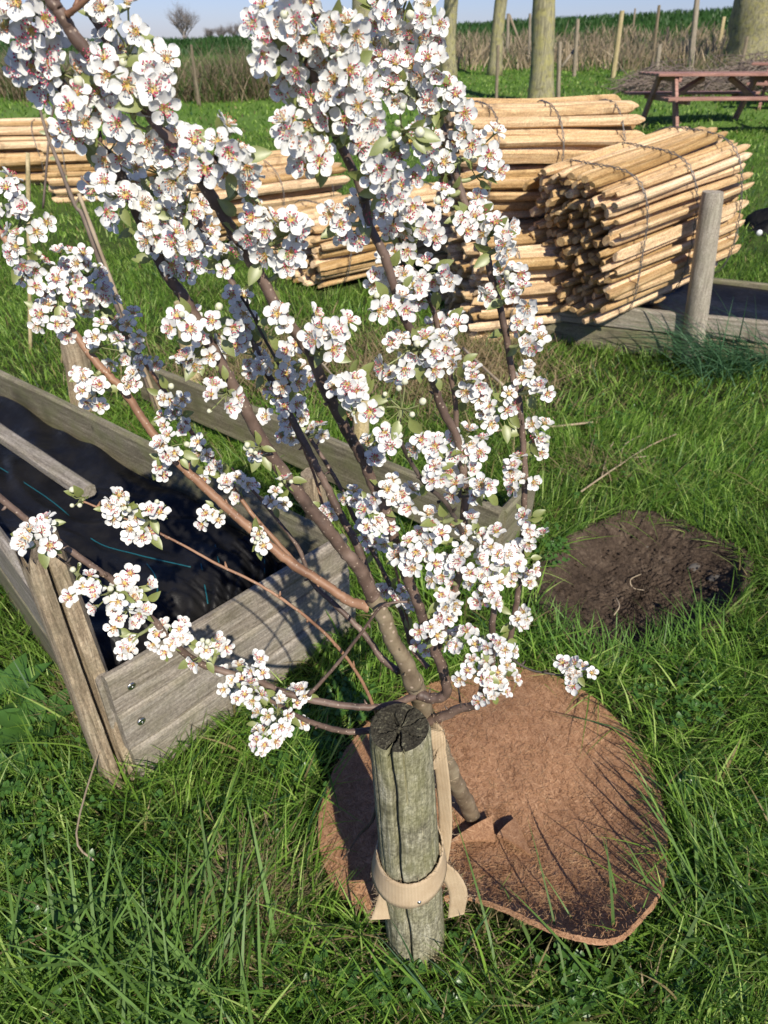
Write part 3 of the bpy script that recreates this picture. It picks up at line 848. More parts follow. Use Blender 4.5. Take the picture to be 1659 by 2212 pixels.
# ------------------------------------------------------------------ blades
def blades(base, h, w, az, lean, curl, col, nseg=4, twist=None, basev=0.55):
    n = len(base); s = np.linspace(0, 1, nseg+1)
    dx, dy = np.cos(az), np.sin(az)
    tw = az + math.pi/2 + (twist if twist is not None else rng.normal(0, 0.6, n))
    wx, wy = np.cos(tw), np.sin(tw)
    V = np.zeros((n, 2*nseg+1, 3), np.float32); C = np.zeros((n, 2*nseg+1, 3), np.float32)
    for i, t in enumerate(s):
        lat = h*(lean*t + curl*t*t); up = h*(t - 0.5*curl*t*t*np.clip(curl, 0, 1.1)) 
        cx_ = base[:,0] + dx*lat; cy_ = base[:,1] + dy*lat; cz_ = base[:,2] + up
        ww = w*0.5*(0.75 + 0.6*t - 1.35*t**2.2) if i < nseg else 0*w
        if i < nseg:
            V[:,2*i,0] = cx_-wx*ww; V[:,2*i,1] = cy_-wy*ww; V[:,2*i,2] = cz_
            V[:,2*i+1,0] = cx_+wx*ww; V[:,2*i+1,1] = cy_+wy*ww; V[:,2*i+1,2] = cz_
            C[:,2*i] = col; C[:,2*i+1] = col
        else:
            V[:,2*i,0] = cx_; V[:,2*i,1] = cy_; V[:,2*i,2] = cz_; C[:,2*i] = col
    nv = 2*nseg+1
    f = []
    for i in range(nseg-1): f.append([2*i, 2*i+1, 2*i+3, 2*i+2])
    quads = np.array(f); tri = np.array([2*nseg-2, 2*nseg-1, 2*nseg])
    o = (np.arange(n)*nv)[:, None]
    per = np.concatenate([quads.ravel(), tri])
    fl = (o + per[None, :]).ravel()
    lt = np.tile(np.concatenate([np.full(nseg-1, 4), [3]]), n)
    return V.reshape(-1, 3), fl, lt, C.reshape(-1, 3)
def join_blades(name, sets, material):
    vo = 0; Vs = []; Fs = []; Ls = []; Cs = []
    for (v, f, l, c) in sets:
        Vs.append(v); Fs.append(f + vo); Ls.append(l); Cs.append(c); vo += len(v)
    me = mesh_np(name, np.concatenate(Vs), np.concatenate(Fs), np.concatenate(Ls), smooth=True, col=np.concatenate(Cs))
    return link(name, me, mats=material)
def vn(x, y, s, ph=0.0):
    return (np.sin(x*s*1.3+ph)*np.sin(y*s*1.1+ph*2) + 0.6*np.sin(x*s*2.7+y*s*1.9+ph*3) + 0.4*np.sin(y*s*4.1-x*s*3.3+ph))/2.0

# mat outline (also used to keep grass off it)
MATPX = [(1090,1437,.01),(1000,1452,.01),(930,1473,.01),(860,1502,.01),(790,1560,.015),(730,1640,.035),(695,1715,.05),(683,1790,.06),(700,1870,.05),(745,1945,.03),(850,1990,.015),
         (960,1925,.06),(1040,1940,.095),(1120,1972,.13),(1200,2008,.155),(1285,2032,.165),(1345,2024,.155),(1380,1980,.135),(1428,1928,.10),(1443,1850,.065),(1437,1760,.04),(1420,1680,.03),(1380,1600,.02),(1320,1532,.015),(1250,1480,.01),(1170,1447,.01)]
MATW = [W(x, y, z=z+0.01) for x, y, z in MATPX]
bedpoly = [cL - nE*-0.02, cR, rFar, lFar]
bed3poly = [q0, q1, r1_, r0_]
def rectpoly(c, ax, L, Wd):
    a = Vector((ax[0], ax[1], 0)).normalized(); s = Vector((a.y, -a.x, 0)); c = Vector(c)
    return [c + s*Wd/2, c - s*Wd/2, c - s*Wd/2 + a*L, c + s*Wd/2 + a*L]
excl = [bedpoly, bed3poly, rectpoly((0.50,4.72,0),(0.97,0.24),1.25,0.9), rectpoly((-0.66,5.6,0),(0.76,0.65),1.5,0.65), rectpoly((-1.75,6.8,0),(.80,.60),1.5,.6), rectpoly((-3.62,8.5,0),(.97,.22),1.3,.5), rectpoly((-5.25,9,0),(.97,.22),1.5,.6)]
matc = W(1080, 1750, z=0.01)
MATS = [matc + (p - matc)*(1.04 if p.x < 0.05 else 0.985) for p in MATW]
SOILS = [Vector((cx,cy,0)) + (Vector((p.x,p.y,0)) - Vector((cx,cy,0)))*(1.04 if p.x < cx else 0.97) for p in SOILW]

def scatter(n, y0, y1):
    # uniform over a trapezoid a little wider than the view
    y = np.sqrt(rng.uniform(y0**2, y1**2, n)) if y0 > 0.5 else rng.uniform(y0, y1, n)
    x = rng.uniform(-1, 1, n)*(0.62*y + 0.55)
    return x, y
sets = []
def add_grass(n, y0, y1, h0, h1, w0, w1, nseg, lean=0.35, curl=0.45, pal=None, mask=None):
    x, y = scatter(n, y0, y1)
    keep = ~(inpoly(x, y, MATS) | inpoly(x, y, SOILS))
    for pl_ in excl: keep &= ~inpoly(x, y, pl_)
    keep &= ((x-0.036)**2 + (y-0.75)**2) > 0.05**2
    if mask is not None: keep &= mask(x, y)
    x = x[keep]; y = y[keep]; n = len(x)
    cl = vn(x, y, 5.0) + 0.5*vn(x, y, 13.0, 1.0)
    hh = rng.uniform(h0, h1, n)*(1 + 0.38*cl)
    cm = np.clip(cl*0.5+0.5, 0, 1)
    t = rng.random(n)[:, None]
    big = (vn(x, y, 1.7, 4.0)*0.5+0.5)[:, None]
    c1 = np.array([0.10,0.22,0.030]); c2 = np.array([0.275,0.45,0.068]); c3 = np.array([0.50,0.66,0.18])
    col = c1*(1-t) + c2*t; col = col*(0.75+0.45*big)
    m3 = rng.random(n) < 0.16; col[m3] = c3*rng.uniform(.7, 1.1, (m3.sum(), 1))
    m4 = rng.random(n) < 0.045 + 0.05*(cl < -0.5); col[m4] = np.array([0.40,0.32,0.15])*rng.uniform(.5, 1.1, (m4.sum(), 1))
    m5 = rng.random(n) < 0.07; col[m5] = np.array([0.04,0.10,0.035])*rng.uniform(.8, 1.5, (m5.sum(), 1))
    if pal is not None: col = pal(x, y, col)
    base = np.stack([x, y, terr(x, y)-0.005], -1)
    az = rng.uniform(0, 2*math.pi, n)*0.75 + 1.6*vn(x, y, 3.0, 2.0) + 2.5
    sets.append(blades(base, hh, rng.uniform(w0, w1, n), az, np.abs(rng.normal(0, lean, n)), np.abs(rng.normal(curl*0.6, curl, n)).clip(0, 1.25), col, nseg))
near_h = None
add_grass(31000, 0.30, 1.6, 0.04, 0.13, 0.0024, 0.0052, 5)
add_grass(9000, 0.25, 1.4, 0.02, 0.06, 0.002, 0.004, 3, 0.8, 0.7)
add_grass(3600, 0.25, 1.5, 0.09, 0.20, 0.004, 0.008, 7, 0.3, 0.6)
add_grass(60000, 1.5, 3.2, 0.04, 0.115, 0.003, 0.0052, 4)
add_grass(9000, 1.4, 3.4, 0.08, 0.17, 0.005, 0.009, 6, 0.35, 0.7)
add_grass(70000, 3.0, 6.5, 0.035, 0.10, 0.005, 0.009, 3)
add_grass(60000, 6.0, 13, 0.03, 0.08, 0.010, 0.018, 2)
add_grass(50000, 12, 30, 0.04, 0.09, 0.02, 0.045, 2)
grass = join_blades('grass', sets, M['grass']); tag(grass, 'long green spring grass covering the ground round the tree and beds', 'grass', kind='stuff')

# clover / small round weeds among grass
def weeds(n, areas, r, name, label):
    mb = MB(); rr = random.Random(5)
    for k in range(n):
        a = rr.choice(areas); p = W(a[0]+rr.gauss(0, a[2]), a[1]+rr.gauss(0, a[3]), z=0.04)
        for j in range(rr.randint(3, 6)):
            an = rr.random()*6.28; d = rr.uniform(0.2, 1)*r*1.6; c = p + Vector((math.cos(an)*d, math.sin(an)*d, rr.uniform(0, .03)))
            nrm = Vector((rr.gauss(0,.35), rr.gauss(0,.35)-0.1, 1)).normalized(); u = nrm.cross(Vector((1,0,0))).normalized(); v = nrm.cross(u)
            s = r*rr.uniform(.5, 1); V = [c]
            for i in range(9):
                b = 2*math.pi*i/9; V.append(c + (u*math.cos(b) + v*math.sin(b))*s*(0.82+0.18*math.cos(3*b)) + nrm*s*0.15)
            mb.add(V, [(0, 1+i, 1+(i+1) % 9) for i in range(9)])
    o = mb.build(name, M['dock']); tag(o, label, 'weeds', kind='stuff')
weeds(620, [(400,1850,120,60),(1250,2130,60,40),(700,2100,120,50),(900,2150,150,30),(1500,1450,60,60),(100,2000,60,80),(1400,1000,90,60),(1300,900,60,60),(150,1900,80,60),(660,1640,35,30),(100,1640,50,60),(1200,1180,20,20),(1560,1900,60,90),(1520,2120,70,60),(700,1560,20,30),(30,1750,40,60),(760,1500,30,30),(1640,950,20,60),(1480,1520,60,60),(280,1950,200,100),(1480,1700,10,10)], 0.011, 'clover', 'small round-leaved weeds in the grass round the mat and bed')

# dry straw tuft lower left + straw at mid
def straw(n, px, py, sx, sy, hmin, hmax, label, z=0.02, w=0.004, tone=1.0, lean=1.2, name='dry_straw'):
    p = W(px, py, z=z)
    x = rng.normal(p.x, sx, n); y = rng.normal(p.y, sy, n)
    k_ = ~(inpoly(x, y, MATS)); x = x[k_]; y = y[k_]; n = len(x)
    col = np.array([0.42,0.32,0.18])*rng.uniform(.6, 1.15, (n, 1))*tone
    bs = np.stack([x, y, terr(x, y)+rng.uniform(0, 0.03, n)], -1)
    b = blades(bs, rng.uniform(hmin, hmax, n), np.full(n, w)*rng.uniform(.5, 1.2, n), rng.uniform(0, 6.28, n), np.abs(rng.normal(lean, .4, n)), np.abs(rng.normal(.3, .3, n)), col, 4)
    o = join_blades(name, [b], M['grass']); tag(o, label, 'dry grass', kind='stuff'); return o
straw(1100, 530, 1960, 0.050, 0.055, 0.03, 0.085, 'pale dead straw tuft in the foreground grass left of the post')
straw(420, 880, 1950+130, 0.3, 0.06, 0.02, 0.06, 'scattered dead straw at the foot of the post')
straw(1300, 960, 880, 0.28, 0.35, 0.03, 0.08, 'dead brown straw on the ground behind the middle bed', w=0.006)
straw(2600, 1000, 800, 0.30, 0.30, 0.04, 0.11, 'dead brown grass patch right of the middle branches before the picket rolls', w=0.007)
straw(2600, 600, 790, 0.40, 0.30, 0.04, 0.10, 'dead brown grass patch between the two left beds', w=0.007)
straw(900, 230, 1500, 0.05, 0.05, 0.03, 0.08, 'dead straw beside the left bed side plank', w=0.004)
straw(260, 1300, 1020, 0.10, 0.06, 0.04, 0.10, 'dead grey stalk litter above the bare soil', w=0.005, tone=0.9)

# dry reeds (left) and dry bank (right)
def reeds(n, x0, x1, y0, y1, h0, h1, w, label, tone=1.0, green=0.0, name='dry_reeds'):
    x = rng.uniform(x0, x1, n); y = rng.uniform(y0, y1, n)
    kk_ = 1.6*vn(x, y, 1.4, 5.0) + 0.5*vn(x, y, 2.3) + rng.normal(0, .35, n) > -0.35; x = x[kk_]; y = y[kk_]; n = len(x)
    col = np.array([0.36,0.28,0.18])*rng.uniform(.55, 1.2, (n, 1))*tone
    g_ = rng.random(n) < green; col[g_] = np.array([0.10,0.16,0.04])
    bs = np.stack([x, y, terr(x, y)-.02], -1)
    hm = 1 + 0.25*vn(x, y, 1.2, 3.0)
    b = blades(bs, rng.uniform(h0, h1, n)*hm, np.full(n, w)*rng.uniform(.6, 1.4, n), rng.uniform(0, 6.28, n), np.abs(rng.normal(.25, .25, n)), np.abs(rng.normal(.25, .3, n)), col, 3, twist=rng.normal(0, 1.2, n))
    o = join_blades(name, [b], M['grass']); tag(o, label, 'dry reeds', kind='stuff')
reeds(15000, -14, -0.5, 16.5, 19.5, 0.45, 1.0, 0.022, 'brown dry reeds along the ditch behind the left lawn', 0.95, 0.34)
reeds(6000, 0, 20, 26, 33, 0.4, 0.9, 0.05, 'tan dead grass on the bank behind the fence posts', 1.35, 0.12, 'dry_bank_grass')
reeds(9000, -2, 26, 33, 38, 0.25, 0.7, 0.06, 'tan dead grass strip at the upper edge of the bank below the crop', 1.3, 0.35, 'dry_bank_grass')
reeds(6000, 7, 24, 19.5, 28, 0.2, 0.6, 0.03, 'mixed dead and green stalks before the brushwood', 1.0, 0.35, 'dry_bank_grass')
# field crop texture on the hill
n = 26000; x = rng.uniform(-26, 34, n); y = rng.uniform(33, 49, n)
b = blades(np.stack([x, y, terr(x, y)], -1), rng.uniform(.12, .26, n), rng.uniform(.05, .09, n), rng.uniform(0, 6.28, n), np.abs(rng.normal(.2, .2, n)), np.abs(rng.normal(.3, .2, n)), np.array([0.05,0.12,0.028])*rng.uniform(.8, 1.25, (n, 1)), 2)
o = join_blades('field_crop', [b], M['grass']); tag(o, 'dark green crop covering the hill field on the horizon', 'crop', kind='stuff')

# brushwood heaps
def brush(px0, px1, py, Yc, hgt, n, label, seed):
    rr = random.Random(seed); a = W(px0, py, Y=Yc); c = W(px1, py, Y=Yc); mb = MB()
    o = Vector(((a.x+c.x)/2, Yc, tz((a.x+c.x)/2, Yc)))
    for i in range(n):
        t = rr.random(); env = math.sin(math.pi*(0.12+0.76*t))
        p = Vector((a.x+(c.x-a.x)*t, Yc+rr.gauss(0, .5), 0)); p.z = tz(p.x, p.y) + rr.random()*hgt*env
        d = Vector((rr.gauss(0, 1), rr.gauss(0, .5), rr.gauss(0, .22))).normalized()*rr.uniform(.4, 1.3)
        mid = p + Vector((0, 0, rr.uniform(.02, .18)))
        mb.tube([p-d*.5-o, mid-o, p+d*.5-o], [0.008, 0.010, 0.003], 4, cap=False)
    ob = mb.build('brush_pile', M['brush'], None, o); tag(ob, label, 'brushwood', 'brushwood heaps')
brush(1370, 1530, 170, 18.5, 0.42, 420, 'low brushwood heap of dead twigs behind the picnic table', 1)
brush(1540, 1740, 165, 19.0, 0.6, 460, 'taller brushwood heap at the right edge above the picnic table', 2)

# ------------------------------------------------------------------ coir mat
e = empty('coir_mat', (matc.x, matc.y, 0), 'round brown coconut fibre mulch mat with curled near edge at the tree foot', 'mulch mat')
rim = smooth_path(MATW + [MATW[0]], 5)
for _ in range(10):
    rr_m = rim[:-1]; nn = len(rr_m); rr_m = [(rr_m[i-1] + rr_m[i]*2 + rr_m[(i+1) % nn])/4 for i in range(nn)]; rim = rr_m + [rr_m[0]]
na, nr = 240, 46
V = []; F = []
def matpt(s, k, na=240):
    t = k / na * (len(rim)-1); i0 = int(t) % (len(rim)-1); rp = rim[i0].lerp(rim[i0+1], t - int(t))
    x = matc.x + (rp.x-matc.x)*s; y = matc.y + (rp.y-matc.y)*s
    zr = rp.z - 0.01
    z = 0.035 + zr*(s**3.2) - 0.028*s**2 + 0.006*math.sin(x*9+1)*math.sin(y*8) + 0.003*math.sin(x*31)*math.sin(y*27)
    # soft ridges running to the trunk
    z += 0.012*math.exp(-((s-0.55)/0.25)**2)*math.sin(k/na*2*math.pi*2+1.0)
    return Vector((x, y, z))
TH = 0.0105
def matn(s, k):
    s1 = min(s, 0.999); a = matpt(s1, k); b = matpt(s1*0.99 - 0.001, k); c = matpt(s1, (k+1) % na)
    n_ = (b - a).cross(c - a)
    if n_.length < 1e-12: return Vector((0, 0, 1))
    n_.normalize()
    return n_ if n_.z > 0 else -n_
rr = random.Random(3)
for layer in (0, 1):
    for j in range(nr+1):
        s = j/nr
        for k in range(na):
            p = matpt(s, k) - Vector((matc.x, matc.y, 0))
            if j == nr: p += Vector((rr.gauss(0,.0006), rr.gauss(0,.0006), rr.gauss(0,.0004)))
            if layer: p = p - matn(max(s, 0.02), k)*TH
            V.append(p)
NL = (nr+1)*na
for j in range(nr):
    for k in range(na):
        k2 = (k+1) % na
        a, b, c, d = j*na+k, (j+1)*na+k, (j+1)*na+k2, j*na+k2
        F.append((a, b, c, d)[::-1]); F.append((NL+a, NL+b, NL+c, NL+d))
for k in range(na):
    k2 = (k+1) % na; F.append((nr*na+k2, nr*na+k, NL+nr*na+k, NL+nr*na+k2))
mb = MB(); mb.add(V, F); o = mb.build('mat_disc', M['coir'], e); o.data.set_sharp_from_angle(angle=R(60))
# loose fibres lying on the mat and sticking out of its rim
mb = MB(); rr = random.Random(9)
nf = 9000; Vf = []; 
for i in range(nf):
    edge = i < 1500
    s = rr.uniform(0.975, 1.0) if edge else math.sqrt(rr.random())*0.97
    k = rr.random()*na; p = matpt(s, k) - Vector((matc.x, matc.y, -0.0008))
    if edge: p.z -= rr.random()*TH
    a = rr.random()*6.28; L = rr.uniform(0.008, 0.028)*(0.5 if edge else 1); d = Vector((math.cos(a), math.sin(a), 0))
    if edge: d = (d*0.8 + (p*1.0).normalized()*0.5 + Vector((0,0,rr.gauss(0,.3)))).normalized()
    side = Vector((-d.y, d.x, 0))*rr.gauss(0, .3)*L
    pts = [p, p + d*L*.5 + side + Vector((0,0,rr.uniform(0.0005,.003))), p + d*L + Vector((0,0,0.0005))]
    mb.tube(pts, 0.00045 if not edge else 0.0005, 3, cap=False)
o = mb.build('loose_fibre', M['fibre'], e); o['kind'] = 'stuff'
# slit flaps round the trunk
def flap(pts, th=0.008):
    P = [W(x, y, z=z) for x, y, z in pts]; n = 12; V = []; F = []
    A, B, C = P
    idx = {}
    for i in range(n+1):
        for j in range(n+1-i):
            u, v = i/n, j/n; p = A*(1-u-v) + B*u + C*v
            p = p + Vector((0, 0, 0.010*math.sin(math.pi*min(1, u+v))*0.8)) - Vector((matc.x, matc.y, 0))
            idx[(i, j)] = len(V); V.append(p); V.append(p - Vector((0.001, 0.0, th)))
    for i in range(n):
        for j in range(n-i):
            a, b, c = idx[(i,j)], idx[(i+1,j)], idx[(i,j+1)]
            F.append((a, b, c)); F.append((a+1, c+1, b+1))
            if i+j < n-1:
                d = idx[(i+1,j+1)]; F.append((b, d, c)); F.append((b+1, c+1, d+1))
    for t in range(n):
        for (p, q_) in ((idx[(t,0)], idx[(t+1,0)]), (idx[(0,t+1)], idx[(0,t)]), (idx[(t+1,n-t-1)], idx[(t,n-t)])):
            F.append((q_, p, p+1, q_+1))
    mb = MB(); mb.add(V, F); mb.build('flap', M['coir'], e, smooth=False)
flap([(965,1822,.045),(1062,1762,.064),(1070,1815,.05)])
flap([(1074,1802,.066),(1114,1766,.047),(1150,1850,.046)])

# ------------------------------------------------------------------ foreground post
PB = W(901, 2036, z=0.0); PT = W(862, 1572, Y=PB.y+0.0)
PB.z = -0.03
pr = 67*depth(PT)/FPX
post_o = empty('support_post', (PB.x, PB.y, 0), 'thick weathered round post with cracked dark top, tied to the blossoming tree', 'post')
V = []; F = []; na, nr = 180, 70
cracks = [(-1.83, 0.05, 0.55, 1.0, 0.030), (-1.2, 0.028, 0.0, 0.0, 0.0)]
def crackd(an, t):
    d = 0.0
    wob = 0.05*math.sin(t*9) + 0.02*math.sin(t*31)
    c = -1.93 + 0.18*(1-t) + wob
    a = (an - c + math.pi) % (2*math.pi) - math.pi
    wd = 0.11 if t > 0.3 else 0.05 + 0.2*t
    if t > 0.04: d += max(0, 1-abs(a)/wd)
    c2 = -1.42 + 0.03*math.sin(t*12); a = (an-c2+math.pi) % (2*math.pi) - math.pi
    if t > 0.82: d += 0.7*max(0, 1-abs(a)/0.035)
    for (cc, t0, t1) in ((-0.6, .3, .7), (-2.5, .5, .98), (-1.0, .55, .8), (-1.75, 0.0, .22), (-0.3,.6,1),(-1.1,.05,.3)):
        a = (an-cc-0.03*math.sin(t*17)+math.pi) % (2*math.pi) - math.pi
        if t0 < t < t1: d += 0.28*max(0, 1-abs(a)/0.03)
    return min(1, d)
rr = random.Random(2)
axp = PT - PB
lob = [rr.gauss(0, 1) for _ in range(6)]
for i in range(nr+1):
    t = i/nr; c = PB + axp*t - Vector((PB.x, PB.y, 0))
    r0 = pr*(1.0 + 0.26*(1-t))
    for k in range(na):
        an = 2*math.pi*k/na
        r = r0*(1 + 0.012*math.sin(3*an+lob[0]) + 0.01*math.sin(5*an+lob[1]+t*2) + 0.006*math.sin(23*an+lob[2]) + 0.004*math.sin(61*an + 3*math.sin(t*4)))
        r -= 0.018*crackd(an, t)
        if i == nr: r -= 0.003
        z = c.z + (0.004*math.sin(an+1) if i >= nr-1 else 0)
        if i == nr: z += 0.001
        V.append((c.x + r*math.cos(an), c.y + r*math.sin(an), z))
for i in range(nr):
    for k in range(na):
        k2 = (k+1) % na; F.append((i*na+k, i*na+k2, (i+1)*na+k2, (i+1)*na+k))
mb = MB(); mb.add(V, F); o = mb.build('shaft', M['post'], post_o)
# top disc with radial drying cracks
rays = [-1.90, -1.42, -0.55, 0.35, 1.05, 1.75, 2.6, -2.75, 2.1]
V = []; F = []; nq = 22; c = axp + PB - Vector((PB.x, PB.y, 0))
for j in range(nq+1):
    s = j/nq
    for k in range(na):
        an = 2*math.pi*k/na
        r = pr*s*(1 + 0.012*math.sin(3*an+lob[0]) + 0.01*math.sin(5*an+lob[1]+2)) - (0.003*s)
        if j == nq: r -= 0.018*crackd(an, 1.0)
        z = c.z + 0.004*math.sin(an+1)*s + 0.001 + 0.0007*rr.gauss(0, 1)*(1 if j < nq else 0) + 0.0005*math.sin(s*40+0.6*math.sin(an*3))*(1 if j < nq else 0)
        for m_, ra in enumerate(rays):
            a = (an - ra - 0.10*math.sin(s*6+m_) + math.pi) % (2*math.pi) - math.pi
            w_ = 0.0030 if m_ == 0 else (0.0018 if m_ < 6 else 0.0012)
            if m_ == 0: w_ = 0.0024 + 0.004*s
            dist_ = abs(a)*r
            if 0.06 < s < (1.01 if m_ < 5 else 0.7): z -= 0.016*max(0, 1-dist_/w_)*(1 if m_ < 2 else 0.6)
        V.append((c.x + r*math.cos(an), c.y + r*math.sin(an), z))
for j in range(nq):
    for k in range(na):
        k2 = (k+1) % na; F.append((j*na+k, (j+1)*na+k, (j+1)*na+k2, j*na+k2))
mb = MB(); mb.add(V, F); mb.build('end_grain', M['post_top'], post_o)

# ------------------------------------------------------------------ jute tie
def ribbon(mb, pts, wdirs, hw, th=0.0022, sub=6, seed=0):
    P = smooth_path(pts, sub); D = smooth_path([Vector(d) for d in wdirs], sub)
    rr = random.Random(seed); V = []; F = []; nw = 6
    for i, (p, d) in enumerate(zip(P, D)):
        d = d.normalized(); t = (P[min(i+1, len(P)-1)] - P[max(i-1, 0)]).normalized(); nn_ = t.cross(d).normalized()
        for side in (1, -1):
            for j in range(nw+1):
                u = (j/nw-0.5)*2*hw*(1+rr.gauss(0, .012) if j in (0, nw) else 1)
                V.append(p + d*u + nn_*(side*th/2))
    n2 = 2*(nw+1)
    for i in range(len(P)-1):
        for j in range(nw):
            a = i*n2+j; F.append((a, a+1, a+1+n2, a+n2)); b = a+nw+1; F.append((b+1, b, b+n2, b+n2+1))
        a = i*n2; F.append((a+nw+1, a, a+n2, a+nw+1+n2)); F.append((a+nw, a+2*nw+1, a+2*nw+1+n2, a+nw+n2))
    m_ = len(P)-1
    F.append(tuple(list(range(0, nw+1)) + list(range(2*nw+1, nw, -1)))); F.append(tuple(m_*n2+k for k in list(range(nw, -1, -1)) + list(range(nw+1, 2*nw+2))))
    mb.add(V, F)
tie = empty('tree_tie', (PB.x, PB.y, 0.3), 'beige jute strap nailed round the foreground post and looped to the trunk', 'tree tie')
TL = Vector(tie.location)
def pc(z): return PB + axp*((z-PB.z)/axp.z)
mb = MB(); pts = []; wd = []
zc = 0.325
prb = pr*1.14
for k in range(25):
    a = -math.pi*1.10 + k/24*math.pi*1.32      # round the camera side, left to right
    c = pc(zc); r = prb*1.05 + 0.006
    tilt = 0.018*math.sin(a)                    # lower in front
    p = Vector((c.x + r*math.cos(a), c.y + r*math.sin(a), zc + tilt + 0.01*math.cos(a))) - TL
    pts.append(p); wd.append(Vector((-math.cos(a)*0.16, -math.sin(a)*0.16, 1)))
ribbon(mb, pts, wd, 0.032, 0.0026, 3)
mb.build('band', M['jute'], tie)
# upright run from band to the trunk loop, right of post
mb = MB()
U = [W(948, 1890, Y=PB.y+0.03), W(962, 1800, Y=PB.y+0.05), W(958, 1700, Y=PB.y+0.055), W(948, 1620, Y=PB.y+0.065), W(938, 1575, Y=PB.y+0.08)]
ribbon(mb, [u-TL for u in U], [(1,-.3,0.05)]*5, 0.013, 0.0026, 6)
mb.build('upright_run', M['jute'], tie)
mb = MB()
U = [W(915, 1575, Y=PB.y+0.11), W(938, 1580, Y=PB.y+0.085), W(952, 1600, Y=PB.y+0.07), W(948, 1635, Y=PB.y+0.06), W(930,1665,Y=PB.y+0.06)]
ribbon(mb, [u-TL for u in U], [(.1,.3,1),(.15,.3,1),(.3,.2,1),(.6,.1,.8),(.8,.1,.5)], 0.019, 0.0026, 6)
mb.build('trunk_loop', M['jute'], tie)
mb = MB()
U = [W(858, 1890, Y=PB.y-0.02), W(842, 1920, Y=PB.y-0.025), W(832, 1955, Y=PB.y-0.03), W(822, 1985, Y=PB.y-0.04)]
ribbon(mb, [u-TL for u in U], [(1,.1,.2),(1,.1,.15),(1,.1,0.0),(.95,.1,-.1)], 0.019, 0.0026, 6)
mb.build('loose_end', M['jute'], tie)
mb = MB()
U = [W(950, 1870, Y=PB.y+0.0), W(975, 1895, Y=PB.y-0.005), W(990, 1930, Y=PB.y-0.01), W(985, 1978, Y=PB.y-0.015)]
ribbon(mb, [u-TL for u in U], [(.5,0,1),(.8,0,.6),(1,0,.3),(1,0,.5)], 0.018, 0.0026, 6)
mb.build('loose_end', M['jute'], tie)
mb = MB(); rr = random.Random(6)
for part in list(tie.children):
    vs = part.data.vertices; nvs = len(vs)
    for _ in range(90):
        kk = rr.randrange(nvs//14)*14 + rr.choice((0, 6)); p = vs[min(kk, nvs-1)].co.copy(); q_ = vs[min(kk - kk % 14 + (3), nvs-1)].co
        d = (p - q_).normalized() + Vector((rr.gauss(0,.6), rr.gauss(0,.6), rr.gauss(0,.6)))
        L_ = rr.uniform(.003, .009); mb.tube([p, p + d*L_*.5, p + d*L_ + Vector((0,0,rr.gauss(0,.002)))], 0.00035, 3, cap=False)
o = mb.build('frayed_thread', M['jute'], tie); o['kind'] = 'stuff'
a = -1.35; c = pc(zc-0.03); r = prb*1.05+0.009
p = Vector((c.x+r*math.cos(a), c.y+r*math.sin(a), zc-0.035)) - TL; d = Vector((math.cos(a), math.sin(a), 0))
mb = MB(); mb.tube([p-d*0.003, p, p+d*0.002, p+d*0.0035], [.0045,.0045,.0036,.001], 12); mb.build('nail_head', M['steel'], tie)

